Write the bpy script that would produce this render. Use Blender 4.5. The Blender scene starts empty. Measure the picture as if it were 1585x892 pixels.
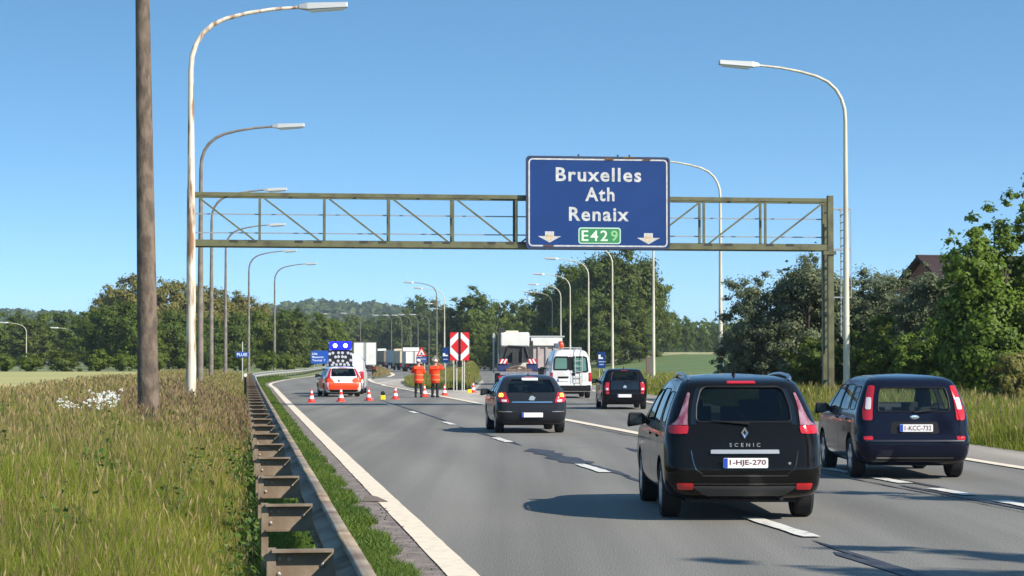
import bpy, bmesh, math, random
import numpy as np
from mathutils import Vector, Matrix

SC = bpy.context.scene
COL = SC.collection
R = math.radians
# ------------------------------------------------------------------ camera, sky, sun, exposure
EYE, HOR, CX, F = 1.83, 556.0, 792.5, 3300.0        # eye height (m), photo row of the horizon, centre column, focal length (photo px)
cam_d = bpy.data.cameras.new('camera')
cam = bpy.data.objects.new('camera', cam_d)
COL.objects.link(cam)
cam.location = (0, 0, EYE)
cam.rotation_euler = (R(90) + math.atan((HOR - 446) / F), 0, 0)
cam_d.sensor_width = 36
cam_d.lens = F / 1585 * 36
cam_d.clip_start, cam_d.clip_end = 0.5, 12000
SC.camera = cam

SUN_EL, SUN_AZ = 36.5, 125.0                         # azimuth clockwise from +Y (the view direction)
world = bpy.data.worlds.new('World')
SC.world = world
world.use_nodes = True
wn = world.node_tree
bg = wn.nodes['Background']
sky = wn.nodes.new('ShaderNodeTexSky')
sky.sky_type = 'NISHITA'
sky.sun_disc = False
sky.sun_elevation = R(SUN_EL)
sky.sun_rotation = R(SUN_AZ)
sky.altitude = 0
sky.air_density = 1.0
sky.dust_density = 0.3
sky.ozone_density = 1.5
tc = wn.nodes.new('ShaderNodeTexCoord')
vm = wn.nodes.new('ShaderNodeVectorMath'); vm.operation = 'MULTIPLY'
vm.inputs[1].default_value = (1, 1, 3.0)
vn = wn.nodes.new('ShaderNodeVectorMath'); vn.operation = 'NORMALIZE'
wn.links.new(tc.outputs['Generated'], vm.inputs[0])
va = wn.nodes.new('ShaderNodeVectorMath'); va.operation = 'ADD'; va.inputs[1].default_value = (0, 0, 0.09)
wn.links.new(vm.outputs[0], va.inputs[0]); wn.links.new(va.outputs[0], vn.inputs[0])
wn.links.new(vn.outputs[0], sky.inputs['Vector'])
hs = wn.nodes.new('ShaderNodeHueSaturation')
hs.inputs['Saturation'].default_value = 1.2
hs.inputs['Hue'].default_value = 0.488
wn.links.new(sky.outputs[0], hs.inputs['Color'])
wn.links.new(hs.outputs[0], bg.inputs['Color'])
bg.inputs['Strength'].default_value = 0.15
sun_d = bpy.data.lights.new('sun', 'SUN')
sun_d.energy = 4.6
sun_d.angle = R(0.53)
sun_d.color = (1.0, 0.93, 0.82)
sun = bpy.data.objects.new('sun', sun_d)
COL.objects.link(sun)
sd = Vector((math.sin(R(SUN_AZ)) * math.cos(R(SUN_EL)), math.cos(R(SUN_AZ)) * math.cos(R(SUN_EL)), math.sin(R(SUN_EL))))
sun.rotation_euler = sd.to_track_quat('Z', 'Y').to_euler()
SC.view_settings.view_transform = 'Standard'
SC.view_settings.look = 'None'
SC.view_settings.exposure = 0.68
SC.view_settings.gamma = 1.0
SC.cycles.max_bounces = 8
SC.cycles.transparent_max_bounces = 16
SC.cycles.volume_bounces = 0

# ------------------------------------------------------------------ helpers
def px(x, d):
    """sideways position (m) of photo column x at depth d"""
    return (x - CX) * d / F
def pz(y, d):
    """height (m) of photo row y at depth d"""
    return EYE - (y - HOR) * d / F
def s2l(c):
    return tuple((v / 255 / 12.92) if v <= 10 else ((v / 255 + 0.055) / 1.055) ** 2.4 for v in c)

MATS = {}
def mat(name, col, rough=0.6, metal=0.0, col2=None, scale=8.0, bump=0.0, bscale=None, coat=0.0, spec=0.5, emit=None, estr=0.0, stretch=None, detail=6.0, lo=0.35, hi=0.65):
    if name in MATS: return MATS[name]
    m = bpy.data.materials.new(name)
    m.use_nodes = True
    nt = m.node_tree
    b = nt.nodes['Principled BSDF']
    b.inputs['Base Color'].default_value = (*col, 1)
    b.inputs['Roughness'].default_value = rough
    b.inputs['Metallic'].default_value = metal
    b.inputs['Coat Weight'].default_value = coat
    b.inputs['Coat Roughness'].default_value = 0.03
    b.inputs['Specular IOR Level'].default_value = spec
    if emit:
        b.inputs['Emission Color'].default_value = (*emit, 1)
        b.inputs['Emission Strength'].default_value = estr
    if col2 or bump:
        t = nt.nodes.new('ShaderNodeTexCoord')
        mp = nt.nodes.new('ShaderNodeMapping')
        if stretch: mp.inputs['Scale'].default_value = stretch
        nt.links.new(t.outputs['Object'], mp.inputs['Vector'])
    if col2:
        n = nt.nodes.new('ShaderNodeTexNoise')
        n.inputs['Scale'].default_value = scale
        n.inputs['Detail'].default_value = detail
        nt.links.new(mp.outputs[0], n.inputs['Vector'])
        mr = nt.nodes.new('ShaderNodeMapRange')
        mr.inputs['From Min'].default_value = lo
        mr.inputs['From Max'].default_value = hi
        nt.links.new(n.outputs['Fac'], mr.inputs['Value'])
        mx = nt.nodes.new('ShaderNodeMix'); mx.data_type = 'RGBA'
        mx.inputs[6].default_value = (*col, 1)
        mx.inputs[7].default_value = (*col2, 1)
        nt.links.new(mr.outputs[0], mx.inputs[0])
        nt.links.new(mx.outputs[2], b.inputs['Base Color'])
    if bump:
        n2 = nt.nodes.new('ShaderNodeTexNoise')
        n2.inputs['Scale'].default_value = bscale or scale * 4
        n2.inputs['Detail'].default_value = 4
        nt.links.new(mp.outputs[0], n2.inputs['Vector'])
        bp = nt.nodes.new('ShaderNodeBump')
        bp.inputs['Strength'].default_value = bump
        bp.inputs['Distance'].default_value = 0.02
        nt.links.new(n2.outputs['Fac'], bp.inputs['Height'])
        nt.links.new(bp.outputs[0], b.inputs['Normal'])
    MATS[name] = m
    return m

def glass_mat(name, tint, refl=0.06):
    if name in MATS: return MATS[name]
    m = bpy.data.materials.new(name); m.use_nodes = True
    nt = m.node_tree; nt.nodes.clear()
    o = nt.nodes.new('ShaderNodeOutputMaterial')
    tr = nt.nodes.new('ShaderNodeBsdfTransparent'); tr.inputs[0].default_value = (*tint, 1)
    gl = nt.nodes.new('ShaderNodeBsdfGlossy'); gl.inputs['Roughness'].default_value = 0.02
    fr = nt.nodes.new('ShaderNodeFresnel'); fr.inputs['IOR'].default_value = 1.5
    ge = nt.nodes.new('ShaderNodeNewGeometry'); mi_ = nt.nodes.new('ShaderNodeMapRange'); mi_.inputs['To Min'].default_value = 1.5; mi_.inputs['To Max'].default_value = 1 / 1.5   # a thin pane reflects alike from both sides
    nt.links.new(ge.outputs['Backfacing'], mi_.inputs['Value']); nt.links.new(mi_.outputs[0], fr.inputs['IOR'])
    mx = nt.nodes.new('ShaderNodeMixShader')
    nt.links.new(fr.outputs[0], mx.inputs[0]); nt.links.new(tr.outputs[0], mx.inputs[1]); nt.links.new(gl.outputs[0], mx.inputs[2])
    nt.links.new(mx.outputs[0], o.inputs[0])
    MATS[name] = m
    return m

def leaf_mat(name, c_dark, c_light, trans=0.42):
    """leaf colour runs from c_dark to c_light with each leaf's own random number"""
    if name in MATS: return MATS[name]
    m = bpy.data.materials.new(name); m.use_nodes = True
    nt = m.node_tree; nt.nodes.clear()
    o = nt.nodes.new('ShaderNodeOutputMaterial')
    at = nt.nodes.new('ShaderNodeAttribute'); at.attribute_name = 'rnd'
    mx = nt.nodes.new('ShaderNodeMix'); mx.data_type = 'RGBA'
    mx.inputs[6].default_value = (*c_dark, 1); mx.inputs[7].default_value = (*c_light, 1)
    nt.links.new(at.outputs['Fac'], mx.inputs[0])
    p = nt.nodes.new('ShaderNodeBsdfPrincipled'); p.inputs['Roughness'].default_value = 0.55; p.inputs['Specular IOR Level'].default_value = 0.3
    t = nt.nodes.new('ShaderNodeBsdfTranslucent')
    nt.links.new(mx.outputs[2], p.inputs['Base Color']); nt.links.new(mx.outputs[2], t.inputs['Color'])
    ms = nt.nodes.new('ShaderNodeMixShader'); ms.inputs[0].default_value = trans
    nt.links.new(p.outputs[0], ms.inputs[1]); nt.links.new(t.outputs[0], ms.inputs[2])
    nt.links.new(ms.outputs[0], o.inputs[0])
    MATS[name] = m
    return m

def link(name, data, parent=None, loc=None, rot=None):
    o = bpy.data.objects.new(name, data)
    COL.objects.link(o)
    if parent: o.parent = parent
    if loc is not None: o.location = loc
    if rot is not None: o.rotation_euler = rot
    return o
def tag(o, label=None, cat=None, group=None, kind=None):
    if label: o['label'] = label
    if cat: o['category'] = cat
    if group: o['group'] = group
    if kind: o['kind'] = kind
    return o
def thing(name, label, cat, loc=(0, 0, 0), rz=0.0, group=None):
    return tag(link(name, None, None, loc, (0, 0, rz)), label, cat, group)
def copy_tree(o, parent=None):
    c = o.copy(); COL.objects.link(c)
    if parent: c.parent = parent
    for ch in list(o.children): copy_tree(ch, c)
    return c

class MB:
    """collects simple shapes into one mesh"""
    def __init__(s): s.v, s.f, s.mi = [], [], []
    def add(s, vs, fs, m=0):
        k = len(s.v); s.v += [tuple(p) for p in vs]
        s.f += [tuple(i + k for i in f) for f in fs]; s.mi += [m] * len(fs)
        return s
    def box(s, c, size, rz=0.0, m=0, rx=0.0, ry=0.0):
        M = Matrix.Translation(c) @ Matrix.Rotation(rz, 4, 'Z') @ Matrix.Rotation(ry, 4, 'Y') @ Matrix.Rotation(rx, 4, 'X')
        h = [q / 2 for q in size]
        vs = [M @ Vector((sx * h[0], sy * h[1], sz * h[2])) for sx in (-1, 1) for sy in (-1, 1) for sz in (-1, 1)]
        return s.add(vs, [(0, 1, 3, 2), (4, 6, 7, 5), (0, 4, 5, 1), (2, 3, 7, 6), (0, 2, 6, 4), (1, 5, 7, 3)], m)
    def bar(s, a, b, w, h, m=0, up=(0, 0, 1)):
        a, b = Vector(a), Vector(b); d = (b - a).normalized()
        u = Vector(up)
        if abs(d.dot(u)) > 0.98: u = Vector((0, 1, 0))
        x = d.cross(u).normalized(); z = x.cross(d)
        vs = [p + x * sx * w / 2 + z * sz * h / 2 for p in (a, b) for sx, sz in ((-1, -1), (1, -1), (1, 1), (-1, 1))]
        return s.add(vs, [(3, 2, 1, 0), (4, 5, 6, 7), (0, 1, 5, 4), (1, 2, 6, 5), (2, 3, 7, 6), (3, 0, 4, 7)], m)
    def tube(s, pts, rad, n=10, m=0, cap=True):
        pts = [Vector(p) for p in pts]
        if not hasattr(rad, '__len__'): rad = [rad] * len(pts)
        vs, fs = [], []; prev = None
        for i, p in enumerate(pts):
            d = (pts[min(i + 1, len(pts) - 1)] - pts[max(i - 1, 0)]).normalized()
            if prev is None:
                u = Vector((1, 0, 0)) if abs(d.x) < 0.9 else Vector((0, 1, 0))
                x = d.cross(u).normalized()
            else: x = (prev - d * prev.dot(d)).normalized()
            prev = x; y = d.cross(x)
            vs += [p + (x * math.cos(2 * math.pi * k / n) + y * math.sin(2 * math.pi * k / n)) * rad[i] for k in range(n)]
        for i in range(len(pts) - 1):
            for k in range(n):
                a, b = i * n + k, i * n + (k + 1) % n
                fs.append((a, b, b + n, a + n))
        if cap: fs += [tuple(range(n - 1, -1, -1)), tuple(range((len(pts) - 1) * n, len(pts) * n))]
        return s.add(vs, fs, m)
    def lathe(s, prof, c=(0, 0, 0), axis='Z', n=20, m=0):
        vs, fs = [], []
        for r, h in prof:
            for k in range(n):
                a = 2 * math.pi * k / n
                p = (r * math.cos(a), r * math.sin(a), h)
                if axis == 'X': p = (h, p[0], p[1])
                elif axis == 'Y': p = (p[1], h, p[0])
                vs.append((p[0] + c[0], p[1] + c[1], p[2] + c[2]))
        for i in range(len(prof) - 1):
            for k in range(n):
                a, b = i * n + k, i * n + (k + 1) % n
                fs.append((a, b, b + n, a + n))
        fs += [tuple(range(n - 1, -1, -1)), tuple(range((len(prof) - 1) * n, len(prof) * n))]
        return s.add(vs, fs, m)
    def prism(s, poly, a0, a1, plane='XZ', m=0):
        """polygon in a plane, extruded along the third axis from a0 to a1"""
        def P(u, w, a): return {'XZ': (u, a, w), 'YZ': (a, u, w), 'XY': (u, w, a)}[plane]
        n = len(poly)
        vs = [P(u, w, a0) for u, w in poly] + [P(u, w, a1) for u, w in poly]
        fs = [tuple(range(n)), tuple(range(2 * n - 1, n - 1, -1))]
        fs += [(k, (k + 1) % n + 0, (k + 1) % n + n, k + n)[::-1] for k in range(n)]
        return s.add(vs, fs, m)
    def mesh(s, name, mats, smooth=None):
        me = bpy.data.meshes.new(name)
        me.from_pydata(s.v, [], s.f)
        for m in (mats if isinstance(mats, (list, tuple)) else [mats]): me.materials.append(m)
        me.polygons.foreach_set('material_index', s.mi)
        bm = bmesh.new(); bm.from_mesh(me); bmesh.ops.recalc_face_normals(bm, faces=bm.faces[:]); bm.to_mesh(me); bm.free()
        if smooth is not None:
            me.polygons.foreach_set('use_smooth', [True] * len(me.polygons))
            me.set_sharp_from_angle(angle=R(smooth))
        me.update()
        return me
    def build(s, name, mats, parent=None, loc=None, rot=None, smooth=None, bevel=0.0):
        o = link(name, s.mesh(name, mats, smooth), parent, loc, rot)
        if bevel:
            b = o.modifiers.new('bevel', 'BEVEL'); b.width = bevel; b.segments = 2; b.limit_method = 'ANGLE'
        return o

def np_mesh(name, V, Fq, mats, rnd=None, mi=None):
    """fast mesh from numpy arrays; Fq is (n,3) or (n,4)"""
    me = bpy.data.meshes.new(name)
    n, k = Fq.shape
    me.vertices.add(len(V)); me.vertices.foreach_set('co', np.asarray(V, np.float32).ravel())
    me.loops.add(n * k); me.loops.foreach_set('vertex_index', Fq.astype(np.int32).ravel())
    me.polygons.add(n); me.polygons.foreach_set('loop_start', np.arange(0, n * k, k, dtype=np.int32))
    me.polygons.foreach_set('loop_total', np.full(n, k, np.int32))
    if mi is not None: me.polygons.foreach_set('material_index', np.asarray(mi, np.int32))
    for m in (mats if isinstance(mats, (list, tuple)) else [mats]): me.materials.append(m)
    if rnd is not None:
        a = me.attributes.new('rnd', 'FLOAT', 'POINT'); a.data.foreach_set('value', np.asarray(rnd, np.float32))
    me.update(calc_edges=True)
    return me

def pchip(xs, ys, x):
    xs, ys, x = np.asarray(xs, float), np.asarray(ys, float), np.asarray(x, float)
    h = np.diff(xs); dl = np.diff(ys) / h
    m = np.zeros(len(xs)); m[0], m[-1] = dl[0], dl[-1]
    for i in range(1, len(xs) - 1):
        if dl[i - 1] * dl[i] > 0:
            w1, w2 = 2 * h[i] + h[i - 1], h[i] + 2 * h[i - 1]
            m[i] = (w1 + w2) / (w1 / dl[i - 1] + w2 / dl[i])
    i = np.clip(np.searchsorted(xs, x) - 1, 0, len(xs) - 2)
    t = np.clip((x - xs[i]) / h[i], 0, 1)
    return ys[i] * (2 * t**3 - 3 * t**2 + 1) + h[i] * m[i] * (t**3 - 2 * t**2 + t) + ys[i + 1] * (-2 * t**3 + 3 * t**2) + h[i] * m[i + 1] * (t**3 - t**2)

_txt = {}
def text_obj(s, size, m, parent, loc, rot=(R(90), 0, 0), bold=0.0, spacing=1.0, extrude=0.004, name='lettering', sx=1.0):
    cu = bpy.data.curves.new('t', 'FONT'); cu.body = s; cu.size = size; cu.offset = bold; cu.space_character = spacing
    cu.extrude = extrude; cu.align_x = 'CENTER'; cu.align_y = 'CENTER'; cu.resolution_u = 3
    o = bpy.data.objects.new('t', cu); COL.objects.link(o)
    dg = bpy.context.evaluated_depsgraph_get()
    me = bpy.data.meshes.new_from_object(o.evaluated_get(dg))
    bpy.data.objects.remove(o); bpy.data.curves.remove(cu)
    me.materials.clear(); me.materials.append(m)
    q = link(name, me, parent, loc, rot); q.scale = (sx, 1, 1)
    return q

# ------------------------------------------------------------------ palette
M_WHITE = mat('white_paint', (0.78, 0.78, 0.76), 0.4, coat=0.3)
M_BLACKP = mat('black_plastic', (0.010, 0.010, 0.011), 0.5, spec=.25)
M_RUBBER = mat('rubber', (0.012, 0.012, 0.012), 0.85)
M_CHROME = mat('chrome', (0.75, 0.75, 0.76), 0.12, 1.0)
M_ALU = mat('aluminium', (0.55, 0.56, 0.57), 0.35, 1.0)
M_RED = mat('red_lens', (0.45, 0.008, 0.012), 0.08, coat=1.0)
M_CLEAR = mat('clear_lens', (0.6, 0.5, 0.52), 0.08, coat=1.0)
M_INT = mat('cabin_trim', (0.025, 0.025, 0.027), 0.8)
M_SEAT = mat('seat_cloth', (0.04, 0.04, 0.043), 0.9)
M_PLATE = mat('plate_white', (0.8, 0.79, 0.76), 0.4)
M_PLATERED = mat('plate_red', (0.14, 0.012, 0.02), 0.5)
M_EUBLUE = mat('plate_blue', (0.02, 0.06, 0.4), 0.4)
M_GLASS = glass_mat('tinted_glass', (0.10, 0.12, 0.12))
M_GLASSL = glass_mat('light_glass', (0.50, 0.58, 0.55))
M_GALV = mat('galvanised_steel', (0.42, 0.40, 0.36), 0.5, 0.6, col2=(0.22, 0.19, 0.16), scale=3.0, bump=0.1)
M_SIGNBLUE = mat('sign_blue', s2l((14, 52, 108)), 0.45, col2=s2l((17, 56, 114)), scale=1.0, spec=.3)
M_SIGNWHITE = mat('sign_white', (0.72, 0.72, 0.70), 0.4)
M_SIGNRED = mat('sign_red', s2l((205, 30, 35)), 0.4)
M_SIGNBACK = mat('sign_back_grey', (0.25, 0.25, 0.25), 0.6)
M_POST = mat('post_steel', (0.45, 0.45, 0.43), 0.5, 0.3)
M_ORANGE = mat('hi_vis_orange', s2l((255, 70, 20)), 0.7, emit=None)
M_HIRED = mat('cone_red', s2l((240, 50, 35)), 0.5)
M_CONEW = mat('cone_white', (0.8, 0.78, 0.76), 0.5)
M_YELLOW = mat('lamp_yellow', s2l((240, 215, 40)), 0.5)
# ------------------------------------------------------------------ plan of the road (metres, d = depth along the view axis)
_L = np.array([(-40, 6.97), (0, 1.97), (130, -14.28), (160, -17.9), (190, -19.8), (224, -21.0), (300, -25.5), (400, -31.5), (600, -44), (1000, -68)])
_R3 = np.array([(-40, 17.2), (0, 12.7), (20, 10.4), (38, 8.35), (52, 7.45), (80, 6.2), (116, 4.9), (160, 3.4), (250, 1.0), (400, -3), (600, -8), (1000, -20)])
_G = np.array([(150, -8.95), (168, -10.9), (195, -13.0), (232, -14.6), (317, -20.6), (465, -30.2), (600, -39.5), (1000, -63)])     # right edge of the closed carriageway
_B = np.array([(195, -12.9), (212, -12.9), (232, -13.4), (317, -18.9), (465, -28.4), (600, -37.4), (1000, -61)])                    # left edge of the far carriageway
def Lx(d): return pchip(_L[:, 0], _L[:, 1], d)
def R3(d): return pchip(_R3[:, 0], _R3[:, 1], d)
def Gx(d):
    d = np.asarray(d, float)
    return np.where(d < 150, Lx(d) + 7.7, pchip(_G[:, 0], _G[:, 1], np.maximum(d, 150)))
def Bx(d): return pchip(_B[:, 0], _B[:, 1], d)
YAW = math.atan(0.125)
def shoulder(d): return 2.0 + 0 * np.asarray(d, float)
def sstep(a, b, x):
    t = np.clip((np.asarray(x, float) - a) / (b - a), 0, 1); return t * t * (3 - 2 * t)
def ridge(x):
    return pchip([-3000, -760, -620, -560, -480, -430, -350, -255, -200, -150, -100, -40, 60, 180, 260, 420, 800, 3000], [40, 52, 60, 52, 49, 46, 46, 52, 60, 58, 51, 40, 34, 29, 30, 34, 30, 30], x)
def ground(x, d):
    x, d = np.asarray(x, float), np.asarray(d, float)
    v = Lx(d) - x; u = x - (R3(d) + shoulder(d))
    left = pchip([0, 0.5, 1.3, 1.9, 3.0, 4.5, 12, 20], [-0.05, 0.0, 0.05, 0.15, 0.50, 0.68, 0.80, 0.80], np.clip(v, 0, 20)) * (1 - 0.1 * sstep(130, 230, d))
    right = -0.05 + 0.3 * sstep(0, 2.0, u) + 2.9 * sstep(4, 26, u) * sstep(115, 420, d)
    z = np.where(v > 0, left, np.where(u > 0, right, -0.05))
    far = sstep(1250, 2150, d) * (ridge(x * 2150 / np.maximum(d, 500)) - 12)
    return z + far
def gz(x, d): return float(ground(x, d))

M_TERR = mat('verge_soil_and_grass', (0.10, 0.15, 0.04), 0.95, col2=(0.19, 0.18, 0.07), scale=0.35, bump=0.5, bscale=6)
ds = np.concatenate([np.arange(-30, 60, 1.0), np.arange(60, 250, 3.0), np.arange(250, 600, 10.0), np.arange(600, 1300, 50.0), np.arange(1300, 2600, 60.0), np.arange(2600, 6001, 400.0)])
lo = np.array([2500, 1700, 1200, 900, 700, 550, 400, 320, 260, 210, 170, 140, 110, 90, 70, 57, 45, 37, 30, 25, 20, 17, 14, 12, 10, 8, 6, 5, 4, 3.5, 3, 2.5, 2.1, 1.8, 1.5, 1.2, .9, .6, .3])
ro = np.array([.3, .8, 1.5, 2.5, 4, 6, 9, 13, 16, 20, 25, 30, 37, 45, 57, 70, 90, 110, 140, 170, 210, 260, 320, 400, 550, 700, 900, 1200, 1700, 2500])
rows = []
for d in ds:
    l, r = float(Lx(d)), float(R3(d) + shoulder(d))
    rows.append(np.concatenate([l - lo, np.linspace(l, r, 6), r + ro]))
GX = np.array(rows); GD = np.repeat(ds[:, None], GX.shape[1], 1)
GZ = ground(GX, GD)
V = np.stack([GX, GD, GZ], -1).reshape(-1, 3)
nr, nc = GX.shape
i, j = np.meshgrid(np.arange(nr - 1), np.arange(nc - 1), indexing='ij')
a = (i * nc + j).ravel()
me = np_mesh('ground', V, np.stack([a, a + 1, a + nc + 1, a + nc], 1), M_TERR)
me.polygons.foreach_set('use_smooth', np.ones(len(me.polygons), bool))
tag(link('ground', me), kind='structure')

def strip(name, fa, fb, d0, d1, z, m, step=2.0, jitter=0.0, parent=None, seed=0, zf=None, jb=1.0):
    """a sheet between two plan curves"""
    rs = np.random.RandomState(seed)
    n = max(2, int(abs(d1 - d0) / step) + 1)
    dd = np.linspace(d0, d1, n)
    a, b = np.array([float(fa(q)) for q in dd]), np.array([float(fb(q)) for q in dd])
    if jitter: a = a + rs.uniform(-1, 1, n) * jitter; b = b + rs.uniform(-1, 1, n) * jitter * jb
    za = np.array([zf(x, q) for x, q in zip(a, dd)]) + z if zf else np.full(n, z)
    zb = np.array([zf(x, q) for x, q in zip(b, dd)]) + z if zf else np.full(n, z)
    V = np.concatenate([np.stack([a, dd, za], 1), np.stack([b, dd, zb], 1)])
    k = np.arange(n - 1)
    return link(name, np_mesh(name, V, np.stack([k, k + n, k + n + 1, k + 1], 1), m), parent)

# asphalt: fine aggregate, wheel tracks worn along the road, patches of repair
def asphalt(name, base, dark):
    m = mat(name, base, 0.85, col2=dark, scale=0.25, bump=0.5, bscale=60, stretch=(1.0, 0.35, 1.0), lo=0.3, hi=0.8, spec=0.3)
    nt = m.node_tree; b = nt.nodes['Principled BSDF']
    src = b.inputs['Base Color'].links[0].from_socket
    t = nt.nodes.new('ShaderNodeTexCoord')
    n = nt.nodes.new('ShaderNodeTexNoise'); n.inputs['Scale'].default_value = 45; n.inputs['Detail'].default_value = 3
    nt.links.new(t.outputs['Object'], n.inputs['Vector'])
    mp = nt.nodes.new('ShaderNodeMapping'); mp.inputs['Rotation'].default_value = (0, 0, -YAW); mp.inputs['Scale'].default_value = (1.1, 0.012, 1)
    n2 = nt.nodes.new('ShaderNodeTexNoise'); n2.inputs['Scale'].default_value = 1.0; n2.inputs['Detail'].default_value = 4
    nt.links.new(t.outputs['Object'], mp.inputs[0]); nt.links.new(mp.outputs[0], n2.inputs['Vector'])
    ad = nt.nodes.new('ShaderNodeMath'); ad.operation = 'ADD'
    nt.links.new(n.outputs['Fac'], ad.inputs[0]); nt.links.new(n2.outputs['Fac'], ad.inputs[1])
    mr = nt.nodes.new('ShaderNodeMapRange'); mr.inputs['From Min'].default_value = 0.7; mr.inputs['From Max'].default_value = 1.35
    mr.inputs['To Min'].default_value = 0.62; mr.inputs['To Max'].default_value = 1.22
    nt.links.new(ad.outputs[0], mr.inputs['Value'])
    mx = nt.nodes.new('ShaderNodeMix'); mx.data_type = 'RGBA'; mx.blend_type = 'MULTIPLY'; mx.inputs[0].default_value = 1.0
    nt.links.new(src, mx.inputs[6]); nt.links.new(mr.outputs[0], mx.inputs[7])
    # wheel tracks: polished pale bands either side of a darker oily centre in every lane
    sx = nt.nodes.new('ShaderNodeSeparateXYZ'); nt.links.new(t.outputs['Object'], sx.inputs[0])
    a_ = nt.nodes.new('ShaderNodeMath'); a_.operation = 'MULTIPLY_ADD'; a_.inputs[1].default_value = .125
    nt.links.new(sx.outputs['Y'], a_.inputs[0]); nt.links.new(sx.outputs['X'], a_.inputs[2])
    c_ = nt.nodes.new('ShaderNodeMath'); c_.operation = 'MULTIPLY_ADD'; c_.inputs[1].default_value = 2 * math.pi / 1.9; c_.inputs[2].default_value = 2 * math.pi * (1.0 - (1.97 + 1.93) / 1.9)
    nt.links.new(a_.outputs[0], c_.inputs[0])
    s_ = nt.nodes.new('ShaderNodeMath'); s_.operation = 'COSINE'; nt.links.new(c_.outputs[0], s_.inputs[0])
    m2 = nt.nodes.new('ShaderNodeMapRange'); m2.inputs['From Min'].default_value = -1; m2.inputs['From Max'].default_value = 1; m2.inputs['To Min'].default_value = 1.03; m2.inputs['To Max'].default_value = .93
    nt.links.new(s_.outputs[0], m2.inputs['Value'])
    mw = nt.nodes.new('ShaderNodeMix'); mw.data_type = 'RGBA'; mw.blend_type = 'MULTIPLY'; mw.inputs[0].default_value = 1.0
    nt.links.new(mx.outputs[2], mw.inputs[6]); nt.links.new(m2.outputs[0], mw.inputs[7])
    nt.links.new(mw.outputs[2], b.inputs['Base Color'])
    return m
M_ASPH = asphalt('asphalt', (0.225, 0.210, 0.182), (0.175, 0.165, 0.145))
M_CONC = asphalt('pale_gore_paving', (0.46, 0.41, 0.34), (0.36, 0.32, 0.27))
M_SHLD = asphalt('shoulder_paving', (0.33, 0.29, 0.24), (0.26, 0.23, 0.19))
def worn(name, c, c2, lo, hi):
    return mat(name, c, 0.75, col2=c2, scale=7.0, lo=lo, hi=hi, detail=10, bump=0.1)
M_LINE = worn('road_paint', (0.72, 0.61, 0.46), (0.48, 0.41, 0.31), 0.5, 0.85)
M_DASH = worn('worn_road_paint', (0.64, 0.61, 0.54), (0.26, 0.24, 0.21), 0.52, 0.70)
M_SEAL = mat('bitumen_seal', (0.028, 0.028, 0.034), 0.6, col2=(0.06, 0.06, 0.065), scale=3)
M_DIRT = mat('gravel_dirt', (0.25, 0.205, 0.175), 0.95, col2=(0.12, 0.098, 0.085), scale=5, bump=0.8, bscale=30)

tag(strip('road', lambda d: Lx(d) - 0.36, lambda d: R3(d) + np.where(np.asarray(d) < 150, shoulder(d), 0.6), -30, 800, 0.0, M_ASPH, 2.0), kind='structure')
tag(strip('gravel_strip', lambda d: Lx(d) - 0.85, lambda d: Lx(d) - 0.275, -5, 190, 0.012, M_DIRT, 0.3, 0.05, zf=lambda x, q: max(0.0, gz(x, q)), jb=0.0), kind='structure')
tag(strip('shoulder', lambda d: R3(d) + 0.12, lambda d: R3(d) + shoulder(d) + 0.15, -10, 150, 0.004, M_SHLD, 1.0, 0.03), kind='structure')
# pale wedge of paving between the through carriageway and the exit
gore_l = [(66, 0.55), (90, -1.6), (128, -6.0), (168, -10.6), (195, -12.8), (210, -12.5), (232, -12.9)]
gore_r = [(66, 0.75), (90, -0.1), (115, -1.3), (135, -2.2), (165, -2.2), (200, -3.0), (232, -3.4)]
gl, gr = np.array(gore_l), np.array(gore_r)
tag(strip('gore_paving', lambda d: pchip(gl[:, 0], gl[:, 1], d), lambda d: pchip(gr[:, 0], gr[:, 1], d), 66, 200, 0.004, M_CONC, 2.0), kind='structure')

mk = thing('road_marking', 'thick cream solid line along the left edge of the road, curving left', 'road marking', (0, 0, 0))
strip('edge_line', lambda d: Lx(d) - 0.26, lambda d: Lx(d) + 0.01, 4, 330, 0.016, M_LINE, 0.6, 0.005, mk, 3)
mk = thing('road_marking', 'solid white line bordering the pale gore beside the closed carriageway', 'road marking')
strip('gore_line', lambda d: Gx(d) - 0.16, lambda d: Gx(d) + 0.16, 45, 199, 0.016, M_LINE, 1.0, 0.012, mk, 4)
mk = thing('road_marking', 'solid white line along the right edge of the road beside the shoulder', 'road marking')
strip('edge_line', lambda d: R3(d) - 0.13, lambda d: R3(d) + 0.13, 6, 330, 0.016, M_LINE, 1.0, 0.01, mk, 5)
mk = thing('road_marking', 'far white line bordering the carriageway where the trucks queue', 'road marking')
strip('edge_line', lambda d: Bx(d) + 0.1, lambda d: Bx(d) + 0.5, 218, 800, 0.016, M_LINE, 4.0, 0.0, mk, 6)
mk = thing('road_marking', 'dashed white lane line that runs under the large black people carrier', 'road marking')
for k in range(14):
    d0 = 21.9 + 12.45 * k
    if d0 > 190: break
    strip('lane_dash', lambda d: Lx(d) + 3.85 - 0.10, lambda d: Lx(d) + 3.85 + 0.10, d0, d0 + 2.7, 0.016, M_DASH, 0.3, 0.015, mk, 10 + k)
for d0 in (9.4,):
    strip('lane_dash', lambda d: Lx(d) + 3.75, lambda d: Lx(d) + 3.95, d0, d0 + 2.7, 0.016, M_DASH, 0.3, 0.015, mk, 40)
mk = thing('road_marking', 'short dashed white exit lane line under the dark blue people carrier', 'road marking')
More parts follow.
